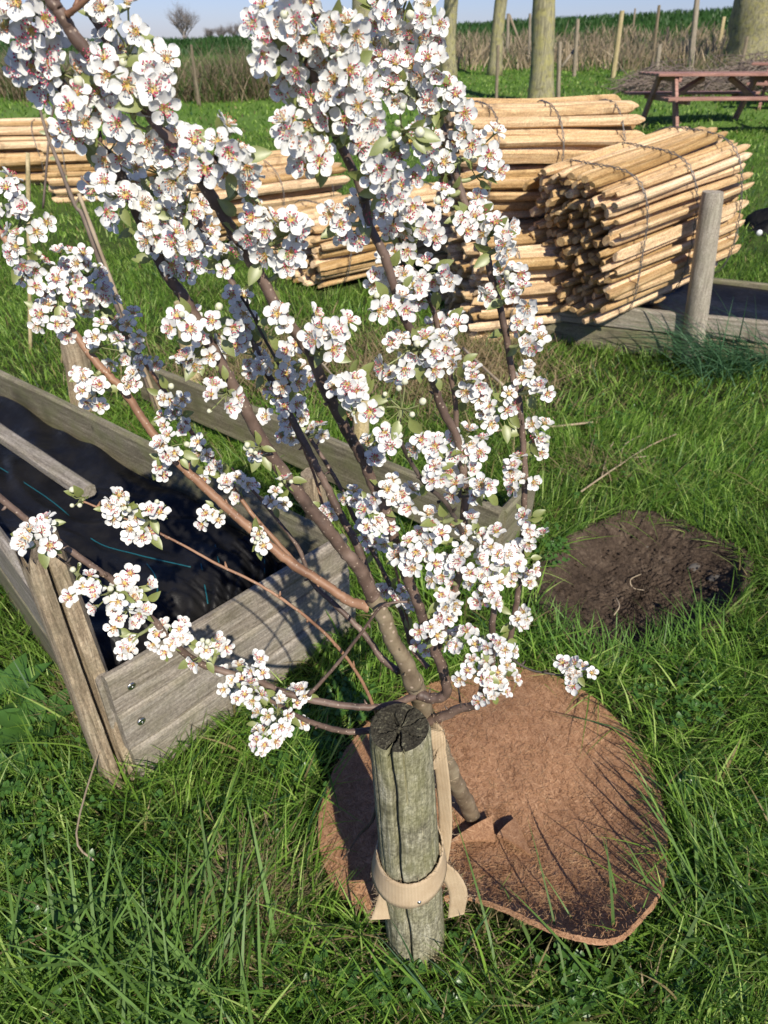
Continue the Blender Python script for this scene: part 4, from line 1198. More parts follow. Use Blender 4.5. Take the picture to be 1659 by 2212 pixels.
# ------------------------------------------------------------------ blossoming pear tree
TB = W(1022, 1768, z=0.02)
tree = empty('pear_tree', (TB.x, TB.y, 0), 'young pear tree in full white blossom tied to the foreground post', 'fruit tree')
T0 = Vector(tree.location)
BR = [  # points, Y0, Y1, width0, width1 (reading px), material
 ('trunk', [(1030,1785),(1005,1730),(975,1672),(945,1600),(920,1540),(903,1500),(893,1470)], 1.045, 0.835, 34, 40, 'bark_old'),
 ('limb', [(893,1475),(872,1425),(848,1385),(828,1330),(806,1288)], 0.835, 0.835, 42, 38, 'bark_old'),
 ('limb', [(806,1290),(780,1232),(745,1190),(702,1135),(655,1078),(608,1018),(560,940),(525,872),(480,790),(430,700),(395,640),(361,591),(296,458),(252,361),(188,289),(140,195),(90,108),(22,0),(-10,-50)], 0.835, 0.72, 32, 26, 'bark'),
 ('limb', [(905,1500),(935,1508),(965,1494),(956,1445),(938,1402),(920,1358),(905,1308),(880,1247),(855,1175),(837,1108),(812,1061),(783,989),(747,928),(704,842),(664,752),(610,683),(563,597),(520,527),(480,462),(430,382),(350,285),(307,224),(253,173),(170,90),(134,32),(112,0),(95,-50)], 0.83, 0.70, 24, 32, 'bark'),
 ('limb', [(944,1402),(965,1330),(990,1250),(1003,1180),(1003,1120),(1003,1040),(988,950),(956,885),(934,820),(898,734),(869,676),(830,551),(797,486),(783,414),(733,306),(704,216),(679,173),(655,90),(651,0),(650,-40)], 0.82, 0.72, 18, 24, 'bark'),
 ('limb', [(915,1560),(945,1552),(992,1531),(1035,1515),(1062,1430),(1064,1340),(1075,1270)], 0.86, 0.80, 26, 14, 'bark'),
 ('limb', [(1035,1517),(1075,1470),(1094,1427),(1105,1362),(1120,1272),(1130,1164),(1132,1101),(1134,1029),(1130,957),(1121,871),(1105,799),(1091,712),(1076,651),(1060,590),(1046,533),(999,425),(977,346),(942,245),(891,144),(873,72),(857,40),(850,-30)], 0.84, 0.93, 13, 20, 'bark'),
 ('limb', [(797,1312),(747,1294),(711,1268),(639,1222),(581,1178),(540,1141),(486,1094),(432,1043),(385,1000),(342,950),(306,903),(274,853),(234,809),(216,791),(166,727),(83,622),(30,545),(0,500),(-40,440)], 0.835, 0.98, 24, 17, 'twig'),
 ('branch', [(650,1228),(597,1170),(540,1105),(480,1020),(415,935),(345,830),(275,730),(225,675),(180,600)], 0.90, 1.08, 11, 10, 'twig'),
 ('branch', [(800,1262),(776,1188),(747,1133),(718,1076),(682,1004),(650,943),(603,849),(574,799),(531,705),(504,619),(480,560),(430,480),(380,400),(330,330)], 0.85, 0.98, 20, 14, 'bark'),
 ('branch', [(925,1442),(890,1400),(873,1340),(841,1261),(804,1190),(765,1119),(740,1061),(704,1000),(668,943),(640,890),(610,800)], 0.86, 1.0, 12, 9, 'bark'),
 ('twig', [(698,1095),(680,1030),(662,985),(645,943)], 0.95, 0.98, 7, 6, 'twig'),
 ('twig', [(625,835),(596,777),(563,716),(542,674),(520,640)], 0.88, 0.88, 8, 6, 'dark_twig'),
 ('branch', [(822,1560),(815,1545),(783,1474),(736,1405),(675,1344),(603,1290),(543,1254),(468,1218),(396,1178),(324,1142),(220,1100),(180,1083)], 0.82, 0.84, 9, 5, 'twig'),
 ('branch', [(667,1502),(725,1438),(776,1373),(819,1315),(848,1302),(880,1300)], 0.79, 0.80, 9, 6, 'bark'),
 ('limb', [(905,1500),(840,1524),(761,1526),(667,1510),(603,1492),(555,1470),(464,1445),(400,1412),(324,1333),(252,1261),(198,1222),(126,1171),(65,1128),(0,1075),(-30,1050)], 0.83, 0.76, 17, 16, 'bark'),
 ('branch', [(905,1560),(850,1570),(794,1578),(747,1580),(693,1567),(646,1549),(600,1522),(540,1490)], 0.85, 0.78, 20, 9, 'bark'),
 ('branch', [(862,1450),(826,1423),(783,1365),(725,1308),(675,1258),(646,1186),(603,1128),(560,1075),(500,1010)], 0.86, 1.0, 17, 6, 'bark'),
 ('branch', [(783,430),(812,418),(837,378),(869,338),(878,300)], 0.735, 0.71, 14, 9, 'dark_twig'),
 ('branch', [(999,1150),(963,1087),(920,1047),(891,1004),(866,953),(862,900)], 0.76, 0.72, 12, 10, 'dark_twig'),
 ('branch', [(985,1010),(985,905),(981,849),(960,760),(945,705),(927,644),(880,560),(850,480),(800,380),(760,300)], 0.86, 0.82, 12, 14, 'bark'),
 ('branch', [(720,858),(735,856),(757,858)], 0.765, 0.74, 8, 8, 'dark_twig'),
 ('twig', [(1094,1415),(1141,1445),(1192,1456),(1235,1460)], 0.85, 0.84, 6, 5, 'dark_twig'),
 ('branch', [(260,175),(224,76),(191,25),(170,-20)], 0.74, 0.76, 18, 16, 'bark'),
 ('twig', [(144,32),(170,14),(205,-20)], 0.70, 0.69, 14, 12, 'twig'),
 ('twig', [(66,36),(84,18),(105,-10)], 0.72, 0.72, 11, 9, 'bark'),
 ('twig', [(945,1085),(1010,1072),(1052,1082)], 0.76, 0.74, 7, 5, 'dark_twig'),
 ('twig', [(430,382),(448,358),(470,330)], 0.71, 0.69, 10, 7, 'bark'),
 ('twig', [(985,1460),(992,1500),(996,1528)], 0.81, 0.82, 5, 4, 'dark_twig'),
 ('twig', [(1035,1517),(1038,1490),(1045,1470)], 0.82, 0.80, 14, 8, 'bark'),
 ('twig', [(60,1140),(110,1190),(160,1230)], 0.76, 0.77, 9, 6, 'dark_twig'),
 ('branch', [(870,1640),(880,1370),(870,1290),(850,1180)], 0.87, 0.90, 7, 6, 'twig'),
]
BP = []   # (px, py, world, radius)
for bi, (nm, pts, Y0, Y1, w0, w1, mt) in enumerate(BR):
    if nm == 'branch' and pts[0] == (870,1640): pts = [(895,1400),(882,1350),(870,1290),(850,1210)]
    # arclength parametrisation
    acc = [0]
    for a, b in zip(pts[:-1], pts[1:]): acc.append(acc[-1] + math.dist(a, b))
    P = []; 
    for (x, y), s in zip(pts, acc):
        t = s/acc[-1]; t2 = t**0.8
        P.append(W(x, y, Y=Y0 + (Y1-Y0)*t2))
    S = smooth_path(P, 7); rads = []
    rr = random.Random(bi)
    for i, p in enumerate(S):
        t = i/(len(S)-1); px_w = w0 + (w1-w0)*t
        r = px_w*(0.44 if nm != 'trunk' else .5)*depth(p)/FPX
        if len(pts) > 8: r *= 1 + 0.10*math.exp(-((i % 14)-7)**2/2.0)      # swollen nodes
        if nm != 'trunk': r *= 1 + 0.25*math.exp(-i/2.0)
        rads.append(r)
    S2 = [p + Vector((rr.gauss(0,1), rr.gauss(0,1), rr.gauss(0,1)))*rads[i]*0.07 - T0 for i, p in enumerate(S)]
    mb = MB(); mb.tube(S2, rads, 14, jit=0.08, seed=bi)
    # little buds / spur stubs
    for i in range(5, len(S2)-3, 6):
        if rr.random() < 0.6:
            d = Vector((rr.gauss(0,1), rr.gauss(0,1), rr.gauss(0.4,1))).normalized(); r = rads[i]
            mb.tube([S2[i]+d*r*0.6, S2[i]+d*(r+0.004), S2[i]+d*(r+0.008)+Vector((0,0,.002))], [0.0024, 0.0020, 0.0008], 6)
    mb.build(nm, M[mt], tree)
    for i in range(0, len(S)):
        q_ = proj(S[i]); BP.append((q_[0], q_[1], S[i], rads[i], bi))
# hanging short twig left of the post over the mat
mb = MB(); P = [W(815,1735,z=.22), W(803,1775,z=.17), W(775,1805,z=.12), W(755,1835,z=.08), W(740,1857,z=.06)]
mb.tube([p - P[0] for p in smooth_path(P, 5)], [0.0042*(1-0.03*i) for i in range(21)], 8, jit=.2)
o = mb.build('fallen_twig', M['dark_twig'], None, P[0]); tag(o, 'short dark bare twig leaning on the post above the left part of the coir mat', 'twig')

# flower templates ------------------------------------------------------------
def flower_tpl(seed, openness=1.0):
    rr = random.Random(seed); V = []; F = []; Mi = []
    tw = rr.random()*6.28
    for k in range(5):
        a0 = tw + k*2*math.pi/5 + rr.gauss(0, .10); ca, sa = math.cos(a0), math.sin(a0)
        tilt = rr.gauss(0.16, 0.13) + (1-openness)*1.0; twist = rr.gauss(0, .12); Lp = 0.0136*rr.uniform(.88, 1.08); Wp = 0.0058*rr.uniform(.90, 1.10)
        crv = rr.uniform(.05, .32)
        o = len(V); ns, nt_ = 6, 4; ph = rr.random()*6
        ws = [0.12, 0.26, 0.66, 0.95, 1.03, 0.88, 0.46]
        for i in range(ns+1):
            s = i/ns
            for j in range(nt_+1):
                t = (j/nt_)*2-1
                y = t*Wp*ws[i]; r = 0.0022 + Lp*(s - 0.05*t*t*s)
                z = 0.0035*crv*(1-(1-s)**2)*2 - crv*0.005*s*s*1.2 + t*t*0.0016*(0.4+s) + 0.00025*math.sin(t*3+ph+s*5)
                y2 = y*math.cos(twist) - z*math.sin(twist); z2 = z*math.cos(twist) + y*math.sin(twist)
                rr_ = r*math.cos(tilt) - z2*math.sin(tilt); zz = r*math.sin(tilt) + z2*math.cos(tilt)
                V.append((rr_*ca - y2*sa, rr_*sa + y2*ca, zz))
        for i in range(ns):
            for j in range(nt_):
                a = o+i*(nt_+1)+j; F.append((a, a+1, a+nt_+2, a+nt_+1)); Mi.append(0)
    # centre: ochre cup
    o = len(V); n = 10; V.append((0, 0, 0.0012))
    for k in range(n):
        a = 2*math.pi*k/n; q_ = 0.0046 if k % 2 else 0.0032; V.append((q_*math.cos(a), q_*math.sin(a), 0.0020))
    for k in range(n): F.append((o, o+1+k, o+1+(k+1) % n)); Mi.append(1)
    # stamens
    ns_ = 18
    for k in range(ns_):
        a = 2*math.pi*k/ns_ + rr.gauss(0, .15); r1 = rr.uniform(.0025, .0072); z1 = rr.uniform(.0055, .0085); r0 = 0.0016
        ca, sa = math.cos(a), math.sin(a); w_ = 0.0003
        p0 = Vector((r0*ca, r0*sa, .0015)); p1 = Vector((r1*ca, r1*sa, z1)); sd = Vector((-sa, ca, 0))*w_
        o = len(V); V += [tuple(p0-sd), tuple(p0+sd), tuple(p1+sd), tuple(p1-sd)]; F.append((o, o+1, o+2, o+3)); Mi.append(2)
        ra = 0.00098*rr.uniform(.8, 1.2); o = len(V)
        for d in ((1,0,0),(-1,0,0),(0,1,0),(0,-1,0),(0,0,1),(0,0,-1)): V.append((p1.x+d[0]*ra, p1.y+d[1]*ra, p1.z+d[2]*ra*0.8))
        for f in ((0,2,4),(2,1,4),(1,3,4),(3,0,4),(2,0,5),(1,2,5),(3,1,5),(0,3,5)): F.append(tuple(o+i for i in f)); Mi.append(3)
    # calyx + receptacle below
    o = len(V); n = 8
    for (r, z) in ((0.0030, 0.0012), (0.0026, -0.0018), (0.0012, -0.0045)):
        for k in range(n): V.append((r*math.cos(2*math.pi*k/n), r*math.sin(2*math.pi*k/n), z))
    for i in range(2):
        for k in range(n): k2 = (k+1) % n; F.append((o+i*n+k2, o+i*n+k, o+(i+1)*n+k, o+(i+1)*n+k2)); Mi.append(4)
    fl = np.array([i for f in F for i in f]); lt = np.array([len(f) for f in F])
    return np.array(V), fl, lt, np.array(Mi)
def bud_tpl(seed, r=0.0055, closed=True):
    rr = random.Random(seed); V = []; F = []; Mi = []; n, m_ = 12, 8
    for i in range(m_+1):
        th = math.pi*i/m_; 
        for k in range(n):
            a = 2*math.pi*k/n; R_ = r*(1+0.07*math.cos(5*a+i*0.25)); V.append((R_*math.sin(th)*math.cos(a), R_*math.sin(th)*math.sin(a), r*1.05*(1-math.cos(th)) - 0.001))
    for i in range(m_):
        for k in range(n): k2 = (k+1) % n; F.append((i*n+k2, i*n+k, (i+1)*n+k, (i+1)*n+k2)); Mi.append(5 if i > 1 else 4)
    for k in range(5):
        a = 2*math.pi*k/5; ca, sa = math.cos(a), math.sin(a); o = len(V)
        V += [(0.003*ca-0.0016*-sa*-1, 0.003*sa-0.0016*ca, 0.0), (0.003*ca+0.0016*-sa, 0.003*sa+0.0016*ca, 0.0), (r*1.15*ca, r*1.15*sa, r*0.8)]; F.append((o, o+1, o+2)); Mi.append(4)
    fl = np.array([i for f in F for i in f]); lt = np.array([len(f) for f in F])
    return np.array(V), fl, lt, np.array(Mi)
FT = [flower_tpl(k, 1.0) for k in range(9)] + [flower_tpl(30+k, 0.55) for k in range(3)]
BT = [bud_tpl(1, .0040), bud_tpl(2, .0034), bud_tpl(3, .0048)]
class Acc:
    def __init__(s): s.V = []; s.F = []; s.L = []; s.M = []; s.o = 0
    def add(s, tpl, R3, loc, pinkmap=None):
        v, f, l, m_ = tpl; v = v @ R3.T + loc
        s.V.append(v); s.F.append(f + s.o); s.L.append(l)
        s.M.append(m_ if pinkmap is None else np.where(m_ == 3, pinkmap, m_)); s.o += len(v)
    def addraw(s, V, F, mi):
        s.V.append(np.array([tuple(p) for p in V])); s.F.append(np.array([i for f in F for i in f]) + s.o); s.L.append(np.array([len(f) for f in F])); s.M.append(np.full(len(F), mi)); s.o += len(V)
    def build(s, name, mats, parent, smooth=True):
        me = mesh_np(name, np.concatenate(s.V), np.concatenate(s.F), np.concatenate(s.L), np.concatenate(s.M), smooth)
        return link(name, me, parent, None, mats)
def frame(nv, spin):
    nv = nv.normalized(); u = nv.cross(Vector((0.2, 0.3, 0.9)))
    if u.length < 0.1: u = nv.cross(Vector((1, 0, 0)))
    u.normalize(); v = nv.cross(u); c, s = math.cos(spin), math.sin(spin)
    a = u*c + v*s; b = nv.cross(a)
    return np.array([[a.x, b.x, nv.x], [a.y, b.y, nv.y], [a.z, b.z, nv.z]])
def thin(P, r, n=5):
    mb = MB(); mb.tube(P, r, n, cap=False); return mb.v, mb.f
def leaf_geo(base, d, nrm, L, rr):
    d = d.normalized(); s = d.cross(nrm).normalized(); nn_ = s.cross(d); V = []; F = []
    ns = 7
    for i in range(ns+1):
        t = i/ns; w = L*0.27*math.sin(math.pi*min(1, t**0.8*0.97+0.03))**0.85
        c = base + d*(L*t) + nn_*(-L*0.22*t*t)
        V += [c - s*w + nn_*w*0.35, c, c + s*w + nn_*w*0.35]
    for i in range(ns):
        a = i*3; F += [(a, a+1, a+4, a+3), (a+1, a+2, a+5, a+4)]
    return V, F

CL = """30,85,34;60,125,45;135,150,55;112,205,48;92,75,42;225,28,32;240,105,50;300,105,62;345,150,48;250,155,45;335,205,40;165,243,42;205,225,45;252,240,42;300,285,40
152,305,26;230,322,46;290,330,50;330,330,45;240,392,42;222,430,34;272,442,46;332,382,55;385,358,48;402,312,40;440,342,50;490,292,40;522,350,34;500,372,34;540,392,22
350,440,48;402,440,46;330,500,42;382,520,46;430,490,46;410,560,40;362,560,32;452,540,32;480,560,28
560,475,50;600,520,46;540,512,40;620,580,32;632,490,26;60,20,26
20,400,28;12,455,34;62,470,42;40,540,42;72,592,32;150,570,36;192,592,42;132,622,38;182,642,46;110,692,42;150,702,32;222,642,32;282,712,38;222,742,42;262,762,32;312,790,26;190,822,38;210,852,26;282,832,26;370,860,30
370,912,34;372,962,36;350,1012,26;432,740,46;402,706,38;472,700,32;412,772,30
470,862,40;512,652,28;532,692,32;502,742,32;540,772,42;572,800,26;600,690,24;620,760,24
547,985,14;432,970,28;457,1012,28;520,1052,32;600,1082,22;485,1040,18
632,812,36;602,872,38;642,902,32;692,932,22;630,940,20
690,705,22;702,742,40;742,718,30
772,832,36;782,872,36;742,842,26;832,950,30;822,990,22;800,965,18
265,1108,34;302,1148,34;330,1108,18;242,1100,20
75,1165,36;95,1130,20;50,1170,18
460,1120,26;560,1165,16
178,1268,30;232,1292,40;282,1270,38;262,1332,38;270,1398,26;350,1382,42;392,1362,28;440,1412,28;472,1402,22;300,1310,30
510,1472,38;562,1440,28;540,1502,32;632,1512,32;592,1552,36;570,1592,36;622,1572,30;650,1500,20
640,12,52;700,18,46;745,60,36;572,60,34;612,80,48;662,100,54;722,100,46;572,130,38;612,160,48;662,180,48;742,150,54;792,120,46;822,170,44;772,200,46;722,222,46;782,232,38;842,210,34;800,272,42;650,262,46;620,290,28;682,330,48;640,312,34;780,312,32;650,345,32
832,30,46;882,18,46;922,40,42;945,68,26;872,100,46;852,150,36;882,205,28
902,152,32;942,148,34;952,202,38;985,232,28;915,232,30
938,335,42;972,312,28;905,300,24
1040,330,36;1018,302,26;1062,370,24
822,368,36;862,352,30;850,402,40;770,452,30;720,485,28;762,505,26
882,432,38;902,482,40;872,522,38;842,472,36;932,502,28;950,422,24
1040,462,40;1072,502,38;1012,490,28;1092,535,24
832,592,42;872,622,46;922,592,40;962,602,22;852,652,38;822,662,28;900,650,32
1110,602,34;1122,642,28;1050,642,12;1140,702,32;1152,742,22
872,762,40;912,752,36;852,802,26;962,702,32;982,732,32;942,782,36;992,792,28;1022,822,32;1042,852,22
1170,842,22;1132,822,18;1080,882,36;1058,902,24;1160,932,28;1170,962,22
922,962,32;952,985,46;1002,962,40;990,1012,46;942,1022,36;1032,972,28;1042,1055,24;1002,1062,36
1110,1002,28;1122,1042,28;1132,1128,26;1150,1160,20
770,1082,28;842,1062,36;882,1082,32;802,1112,36;832,1132,32;792,1152,26;822,1178,24;712,1102,22
902,1182,36;942,1140,32;872,1202,32;922,1212,36;1012,1162,44;1002,1212,40;1062,1192,46;1092,1232,46;1052,1262,44;1112,1212,40;1142,1245,22;1062,1302,36
830,1275,18;868,1290,26;882,1322,18;952,1252,36;972,1292,28;942,1362,34;962,1332,28;912,1392,18;982,1380,22
1130,1328,12;1122,1350,14
1022,1382,28;1080,1392,30;1022,1452,36;1072,1442,42;1062,1492,36;1092,1472,30
1238,1468,20;1262,1450,20;1222,1440,12""".replace('\n', ';')
BUDC = "871,268,34;872,872,54;168,1073,20;400,1260,1;165,1250,30;330,1095,14;545,975,14;560,1160,14;612,1045,14;445,1390,14;1108,590,10;1190,1065,1;270,1090,10"
FMATS = [M['petal'], M['ochre'], M['filament'], M['pink'], M['green_stalk'], M['bud'], M['tan']]
bparr = np.array([(a, b) for a, b, *_ in BP])
todo = [tuple(float(v) for v in s.split(',')) + (0,) for s in CL.split(';') if s] + [tuple(float(v) for v in s.split(',')) + (1,) for s in BUDC.split(';') if float(s.split(',')[2]) > 2]
todo.sort(key=lambda c: -c[2]*c[2])
rest_f = Acc(); rest_l = Acc()
rr = random.Random(21)
campos = Vector((0, 0, H))
nflow = 0
for ci, (x, y, rpx, isbud) in enumerate(todo):
    d2 = (bparr[:,0]-x)**2 + (bparr[:,1]-y)**2
    # prefer a branch near; among similar pick nearest
    k = int(np.argmin(d2 + np.array([0.0])*0)); base = BP[k][2]
    dpx = math.sqrt(d2[k])
    Yc = base.y - 0.006 + rr.gauss(0, .018)
    ctr = W(x, y, Y=Yc - 0.012)
    Rw = rpx*depth(ctr)/FPX
    A = Acc() if ci < 97 else rest_f
    LA = Acc() if ci < 97 else rest_l
    view = (campos - ctr).normalized()
    spur0 = base; away = (ctr - base)
    sp = base + away*0.55 + Vector((0, 0.006, -0.002))
    v_, f_ = thin([p - T0 for p in smooth_path([spur0, (spur0+sp)*.5 + Vector((0,0,-.002)), sp], 3)], [0.0034]*7 if dpx < 50 else [0.0026]*7, 7); A.addraw(v_, f_, 4 if isbud else 4)
    fr = 0.0146
    n = max(3, int(1.55*(Rw/fr)**2 + 2.0)) if not isbud else max(4, int(3 + (Rw/0.010)**2*0.5))
    n = min(n, 17)
    for i in range(n):
        # spread over a cap facing outward, up and to the viewer
        ax_ = (view*0.75 + Vector((0, -0.1, 0.35)) + Vector((rr.gauss(0,.12), rr.gauss(0,.12), 0))).normalized()
        ga = 2.39996*i + rr.gauss(0, .25); cz = 1 - (i+0.5)/n*1.25; sz = math.sqrt(max(0, 1-cz*cz))
        fm = frame(ax_, ga); dv = Vector(tuple(fm @ np.array([sz, 0, cz])))
        Rl = max(Rw - fr*0.45, Rw*0.55)*rr.choice((1,1,1,1.25,.75))
        pos = ctr + Vector((dv.x*Rl, dv.y*Rl*0.75, dv.z*Rl)) + Vector((rr.gauss(0,1), rr.gauss(0,1), rr.gauss(0,1)))*0.0042
        nv = (dv*0.62 + view*0.62 + Vector((rr.gauss(0,.22), rr.gauss(0,.22), rr.gauss(0,.22)+.06))).normalized()
        sc = rr.uniform(.78, 1.0)
        isb = isbud or rr.random() < 0.035
        tp = BT[rr.randrange(3)] if isb else FT[rr.randrange(9) if rr.random() < .88 else 9+rr.randrange(3)]
        if isbud and rr.random() < .12: tp = FT[9+rr.randrange(3)]
        if isb: nv = (nv + dv).normalized()
        Rm = frame(nv, rr.random()*6.28)*(sc if not isb else sc*rr.uniform(.8, 1.1))
        A.add(tp, Rm, np.array(tuple(pos - T0)), 6 if rr.random() < .35 else 3)
        foot = pos - nv*0.0045*sc
        v_, f_ = thin([sp - T0, (sp*.45+foot*.55) - nv*0.003 - T0, foot - T0], [0.0011, 0.0009, 0.0010], 4); A.addraw(v_, f_, 4)
        nflow += 1
    nl = rr.choice((1, 2, 2, 3)) + (2 if isbud else 0)
    for i in range(nl):
        a = rr.random()*6.28; d = (Vector((math.cos(a), rr.gauss(0,.3), math.sin(a))) + view*0.45).normalized()
        L = rr.uniform(0.014, 0.026)
        st_ = sp + d*Rw*rr.uniform(.45, .95)
        v_, f_ = leaf_geo(st_ - T0, d, (view + Vector((rr.gauss(0,.5), 0, rr.gauss(0.3,.5)))).normalized(), L, rr); LA.addraw(v_, f_, 0)
        v_, f_ = thin([sp - T0, st_ - T0], 0.0007, 4); LA.addraw(v_, f_, 0)
    if ci < 97:
        o = A.build('bud_cluster' if isbud else 'flower_cluster', FMATS, tree)
        LA.build('young_leaf', [M['leaf']], o)
o = rest_f.build('flower_cluster', FMATS, tree); o['kind'] = 'stuff'
o2 = rest_l.build('young_leaf', [M['leaf']], o); o2['kind'] = 'stuff'
print('flowers', nflow)

# ------------------------------------------------------------------ bare sapling with cane, far left
sb = W(345, 905, z=0.0)
e = empty('bare_sapling', sb, 'thin bare young sapling with opening buds left of the blossoming tree', 'sapling')
mb = MB(); Ys = sb.y
P = [W(x, y, Y=Ys) - sb for x, y in ((345,905),(320,830),(295,755),(266,694),(227,597),(180,468),(162,443),(122,342),(101,288),(85,230),(72,180))]
S = smooth_path(P, 4); mb.tube(S, [0.016*(1-0.75*i/len(S)) for i in range(len(S))], 8, jit=.1)
mb.build('stem', M['brush'], e)
for pts in (((122,342),(103,300),(98,430),(92,445)), ((101,288),(112,250),(118,225)), ((85,230),(70,215),(60,208)), ((162,443),(178,410),(176,380))):
    if pts[0] == (122,342): pts = ((105,305),(100,370),(93,450))
    mb = MB(); mb.tube(smooth_path([W(x, y, Y=Ys) - sb for x, y in pts], 4), 0.005, 6); mb.build('side_twig', M['brush'], e)
rr = random.Random(4)
for i in range(10, len(S), 2):
    mb = MB()
    d = Vector((rr.gauss(0,1), rr.gauss(0,.4), abs(rr.gauss(0,1)))).normalized()
    v_, f_ = leaf_geo(S[i], d, Vector((0,-1,.3)), 0.03, rr); mb.add(v_, f_)
    mb.build('opening_bud', M['green_stalk'], e)
def cane(p0, p1, r, label, mt='stake'):
    mb = MB(); n = 14; P = [p0.lerp(p1, i/n) - p0 for i in range(n+1)]
    mb.tube(P, [r*(1.18 if i % 3 == 0 else 1) for i in range(n+1)], 8); o = mb.build('bamboo_cane', M[mt], None, p0); tag(o, label, 'cane', 'bamboo canes')
cane(Vector((sb.x+0.03, sb.y-0.03, 0)), W(170, 418, Y=Ys-0.04), 0.008, 'straight pale cane supporting the thin bare sapling', 'dry')
c1 = W(66, 765, z=0); cane(c1, W(60, 330, Y=c1.y), 0.011, 'upright tan cane near the left edge behind the left bed', 'stake')

# dry twigs lying right of tree
def litter(paths, name, label, mt='dry', r=0.003, z=0.06):
    A_ = W(*paths[0][0], z=z); e = None; mb = MB()
    for j, pts in enumerate(paths):
        P = [W(x, y, z=z + 0.012*math.sin(i*2+j)) - A_ for i, (x, y) in enumerate(pts)]
        mb.tube(smooth_path(P, 4), r*(1 if j == 0 else .6), 6, jit=.2)
    o = mb.build(name, M[mt], None, A_); tag(o, label, 'dead stem', 'dead stems lying on the grass')
litter([[(1255,1062),(1330,1010),(1400,965),(1460,938)],[(1340,1005),(1350,960),(1400,935)],[(1300,1030),(1310,985),(1325,955)],[(1360,990),(1400,985)]], 'dead_stem', 'branched grey dead stem lying on the grass above the bare soil patch', r=0.004)
litter([[(1050,932),(1140,925),(1210,920),(1280,912)]], 'dead_stem', 'long straight dead cane lying right of the tree at half height', r=0.006)
litter([[(1000,752),(1040,790),(1090,835)]], 'dead_stem', 'slanting pale dead stick right of the middle branches', r=0.008, z=0.1)
litter([[(640,720),(700,790),(760,860)],[(700,790),(720,770)]], 'dead_stem', 'arched dead bramble stem behind the tree centre', r=0.005, z=0.1)
litter([[(202,1858),(165,1800),(215,1620),(250,1560),(290,1530)]], 'dead_stem', 'thin kinked straw-coloured stem in grass left of the bed end', r=0.0022, z=0.16)
litter([[(1330,1290),(1338,1310),(1325,1330)]], 'dead_stem', 'small curved pale root piece on the bare soil', r=0.002, z=-0.07)
litter([[(1385,1240),(1362,1252),(1368,1270),(1392,1275)]], 'dead_stem', 'curled tan root piece on the bare soil', r=0.002, z=-0.07)
rr = random.Random(8); mb = MB(); c_ = Vector((cx, cy, 0))
for i in range(900):
    a = rr.random()*6.28; q_ = math.sqrt(rr.random())*0.98; k = rr.random()*(len(SOILW)-1); rp = SOILW[int(k)]
    p = c_ + (rp - c_)*q_ + Vector((rr.gauss(0,.03), rr.gauss(0,.03), 0)); s = rr.choice((.003,.004,.006,.009))*rr.uniform(.7, 1.3)
    p.z = -0.11*(1 - min(1, q_)**4) + 0.022 + s*0.3
    V = [p + Vector((rr.uniform(.6, 1.2)*s*dx, rr.uniform(.6, 1.2)*s*dy, rr.uniform(.5, 1)*s*dz)) for dx, dy, dz in ((1,0,0),(-1,0,0),(0,1,0),(0,-1,0),(0,0,1),(0,0,-1))]
    mb.add(V, [(0,2,4),(2,1,4),(1,3,4),(3,0,4),(2,0,5),(1,2,5),(3,1,5),(0,3,5)])
o = mb.build('soil_crumbs', M['soil'], smooth=False); tag(o, 'loose crumbs and clods scattered over the bare soil patch', 'soil crumbs', kind='stuff')
for k, (x, y, s) in enumerate(((1500,1225,.026),(1550,1250,.032),(1478,1200,.012),(1395,1180,.010),(1275,1195,.011))):
    p = W(x, y, z=-0.055); mb = MB(); rr = random.Random(k); V = []; F = []
    for i in range(9):
        th = math.pi*i/8
        for j in range(14):
            a = 2*math.pi*j/14; q_ = s*(1+0.25*math.sin(a*2+k)+0.15*math.sin(a*5+i)) ; V.append((q_*math.sin(th)*math.cos(a), q_*math.sin(th)*math.sin(a)*.8, s*0.5*math.cos(th)))
    for i in range(8):
        for j in range(14): j2 = (j+1) % 14; F.append((i*14+j, (i+1)*14+j, (i+1)*14+j2, i*14+j2))
    mb.add(V, F); o = mb.build('stone', M['stone'], None, p); tag(o, ['grey flat stone at the right side of the bare soil','largest grey stone at the far right rim of the bare soil','small stone left of the flat stone on the soil','small pale clod near the top of the bare soil','small pale clod at the upper left rim of the bare soil'][k], 'stone', 'stones on the bare soil')

# dock plants left, long blue-green tuft right
def dock(px, py, n, L, label, seed):
    rr = random.Random(seed); p = W(px, py, z=0.0); mb = MB()
    for i in range(n):
        a = 2*math.pi*i/n + rr.gauss(0,.2); d = Vector((math.cos(a), math.sin(a), rr.uniform(.35, .9))).normalized()
        v_, f_ = leaf_geo(Vector((0,0,0.02)) + d*0.02, d, Vector((0,0,1)) - d*0.3, L*rr.uniform(.7, 1.1), rr); mb.add(v_, f_)
    o = mb.build('dock_plant', M['dock'], None, p); tag(o, label, 'weed', 'broad-leaved weeds left of the bed')
dock(95, 1585, 8, 0.13, 'broad-leaved dark green weed nearest the bed end at the left', 1)
dock(20, 1530, 8, 0.14, 'broad-leaved weed at the left edge, behind the nearer one', 2)
dock(30, 1690, 7, 0.10, 'low broad-leaved weed at the left edge in the shade', 3)
dock(1580, 1010, 6, 0.07, 'broad-leaved weed in the grass at the right edge', 4)
p = W(1600, 800, z=0); n = 340
x = rng.normal(p.x, 0.17, n); y = rng.normal(p.y, 0.10, n)
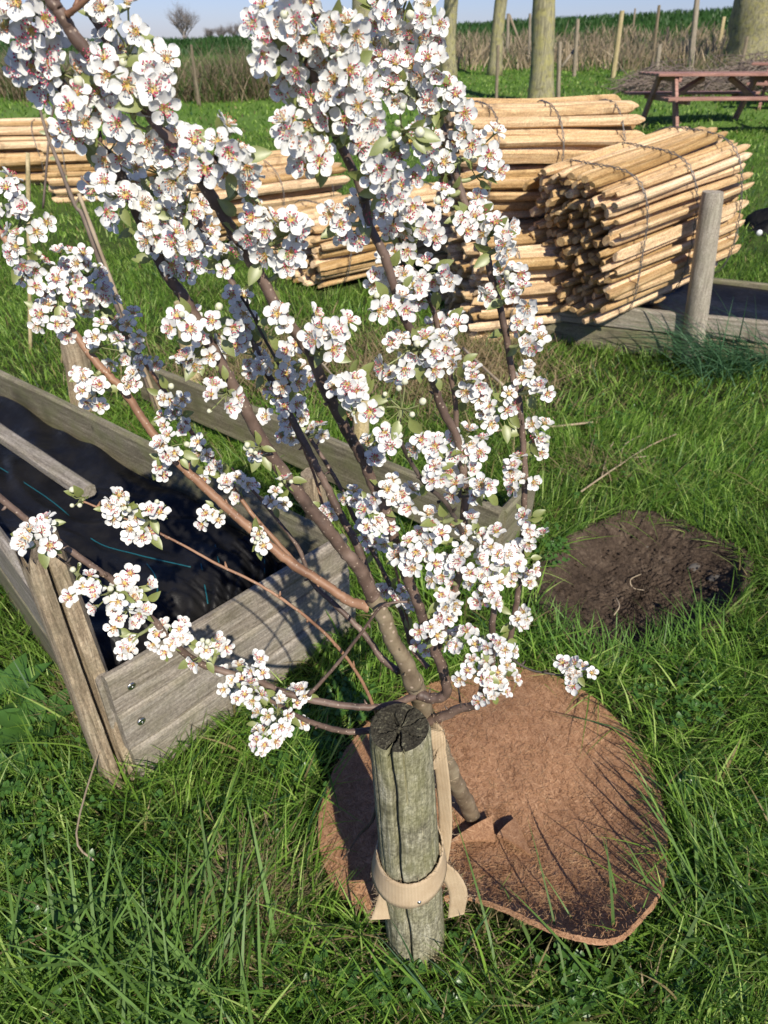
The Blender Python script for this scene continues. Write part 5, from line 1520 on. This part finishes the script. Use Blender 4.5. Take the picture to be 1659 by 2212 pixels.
b1 = blades(np.stack([x, y, terr(x, y)], -1), rng.uniform(.22, .50, n), rng.uniform(.006, .011, n), rng.normal(math.pi+.35, .55, n), np.abs(rng.normal(.5, .3, n)), np.abs(rng.normal(.8, .3, n)).clip(0, 1.3), np.array([0.095,0.20,0.095])*rng.uniform(.7, 1.6, (n, 1)), 8)
o = join_blades('grass_tuft', [b1], M['grass']); tag(o, 'long blue-green arching grass tuft at the foot of the tall round post', 'grass tuft')
# a few wide long blades in the lower left foreground
def tuft(px, py, n, label, spread=.07, az=None, h=(.14,.30), w=(.006,.011), col=(0.14,0.25,0.055)):
    p = W(px, py, z=0); x = rng.normal(p.x, spread, n); y = rng.normal(p.y, spread*.7, n)
    k_ = ~(inpoly(x, y, MATS)); x = x[k_]; y = y[k_]; n = len(x)
    b = blades(np.stack([x, y, terr(x, y)], -1), rng.uniform(*h, n), rng.uniform(*w, n), rng.normal(az, .9, n) if az is not None else rng.uniform(0, 6.28, n), np.abs(rng.normal(.35, .2, n)), np.abs(rng.normal(.45, .3, n)).clip(0, 1.2), np.array(col)*rng.uniform(.7, 1.3, (n, 1)), 8)
    o = join_blades('grass_tuft', [b], M['grass']); tag(o, label, 'grass tuft')
tuft(420, 2190, 90, 'broad-bladed light green grass tuft at the bottom left', az=2.0, spread=.10)
tuft(200, 2120, 40, 'broad-bladed tuft at the lower left edge', az=1.2)
tuft(1560, 2010, 36, 'broad-bladed tuft right of the mat curled edge', az=2.2, spread=.06)
tuft(1330, 2120, 24, 'sparse tall blades before the curled mat rim', az=2.4, spread=.10)
# tall blades hanging over the near edge of the bare soil
for k, (a, b_) in enumerate(((1205,1400),(1290,1435),(1370,1440),(1450,1425),(1530,1390))):
    tuft(a, b_, 50, ['first','second','third','fourth','fifth'][k] + ' clump from the left of tall blades fringing the near edge of the bare soil', spread=.055, h=(.07,.15), w=(.003,.006), col=(0.15,0.30,0.05), az=1.8)
tuft(905, 2062, 70, 'grass blades growing against the foot of the foreground post', spread=.035, h=(.05,.11), w=(.0025,.005), col=(0.16,0.30,0.05))
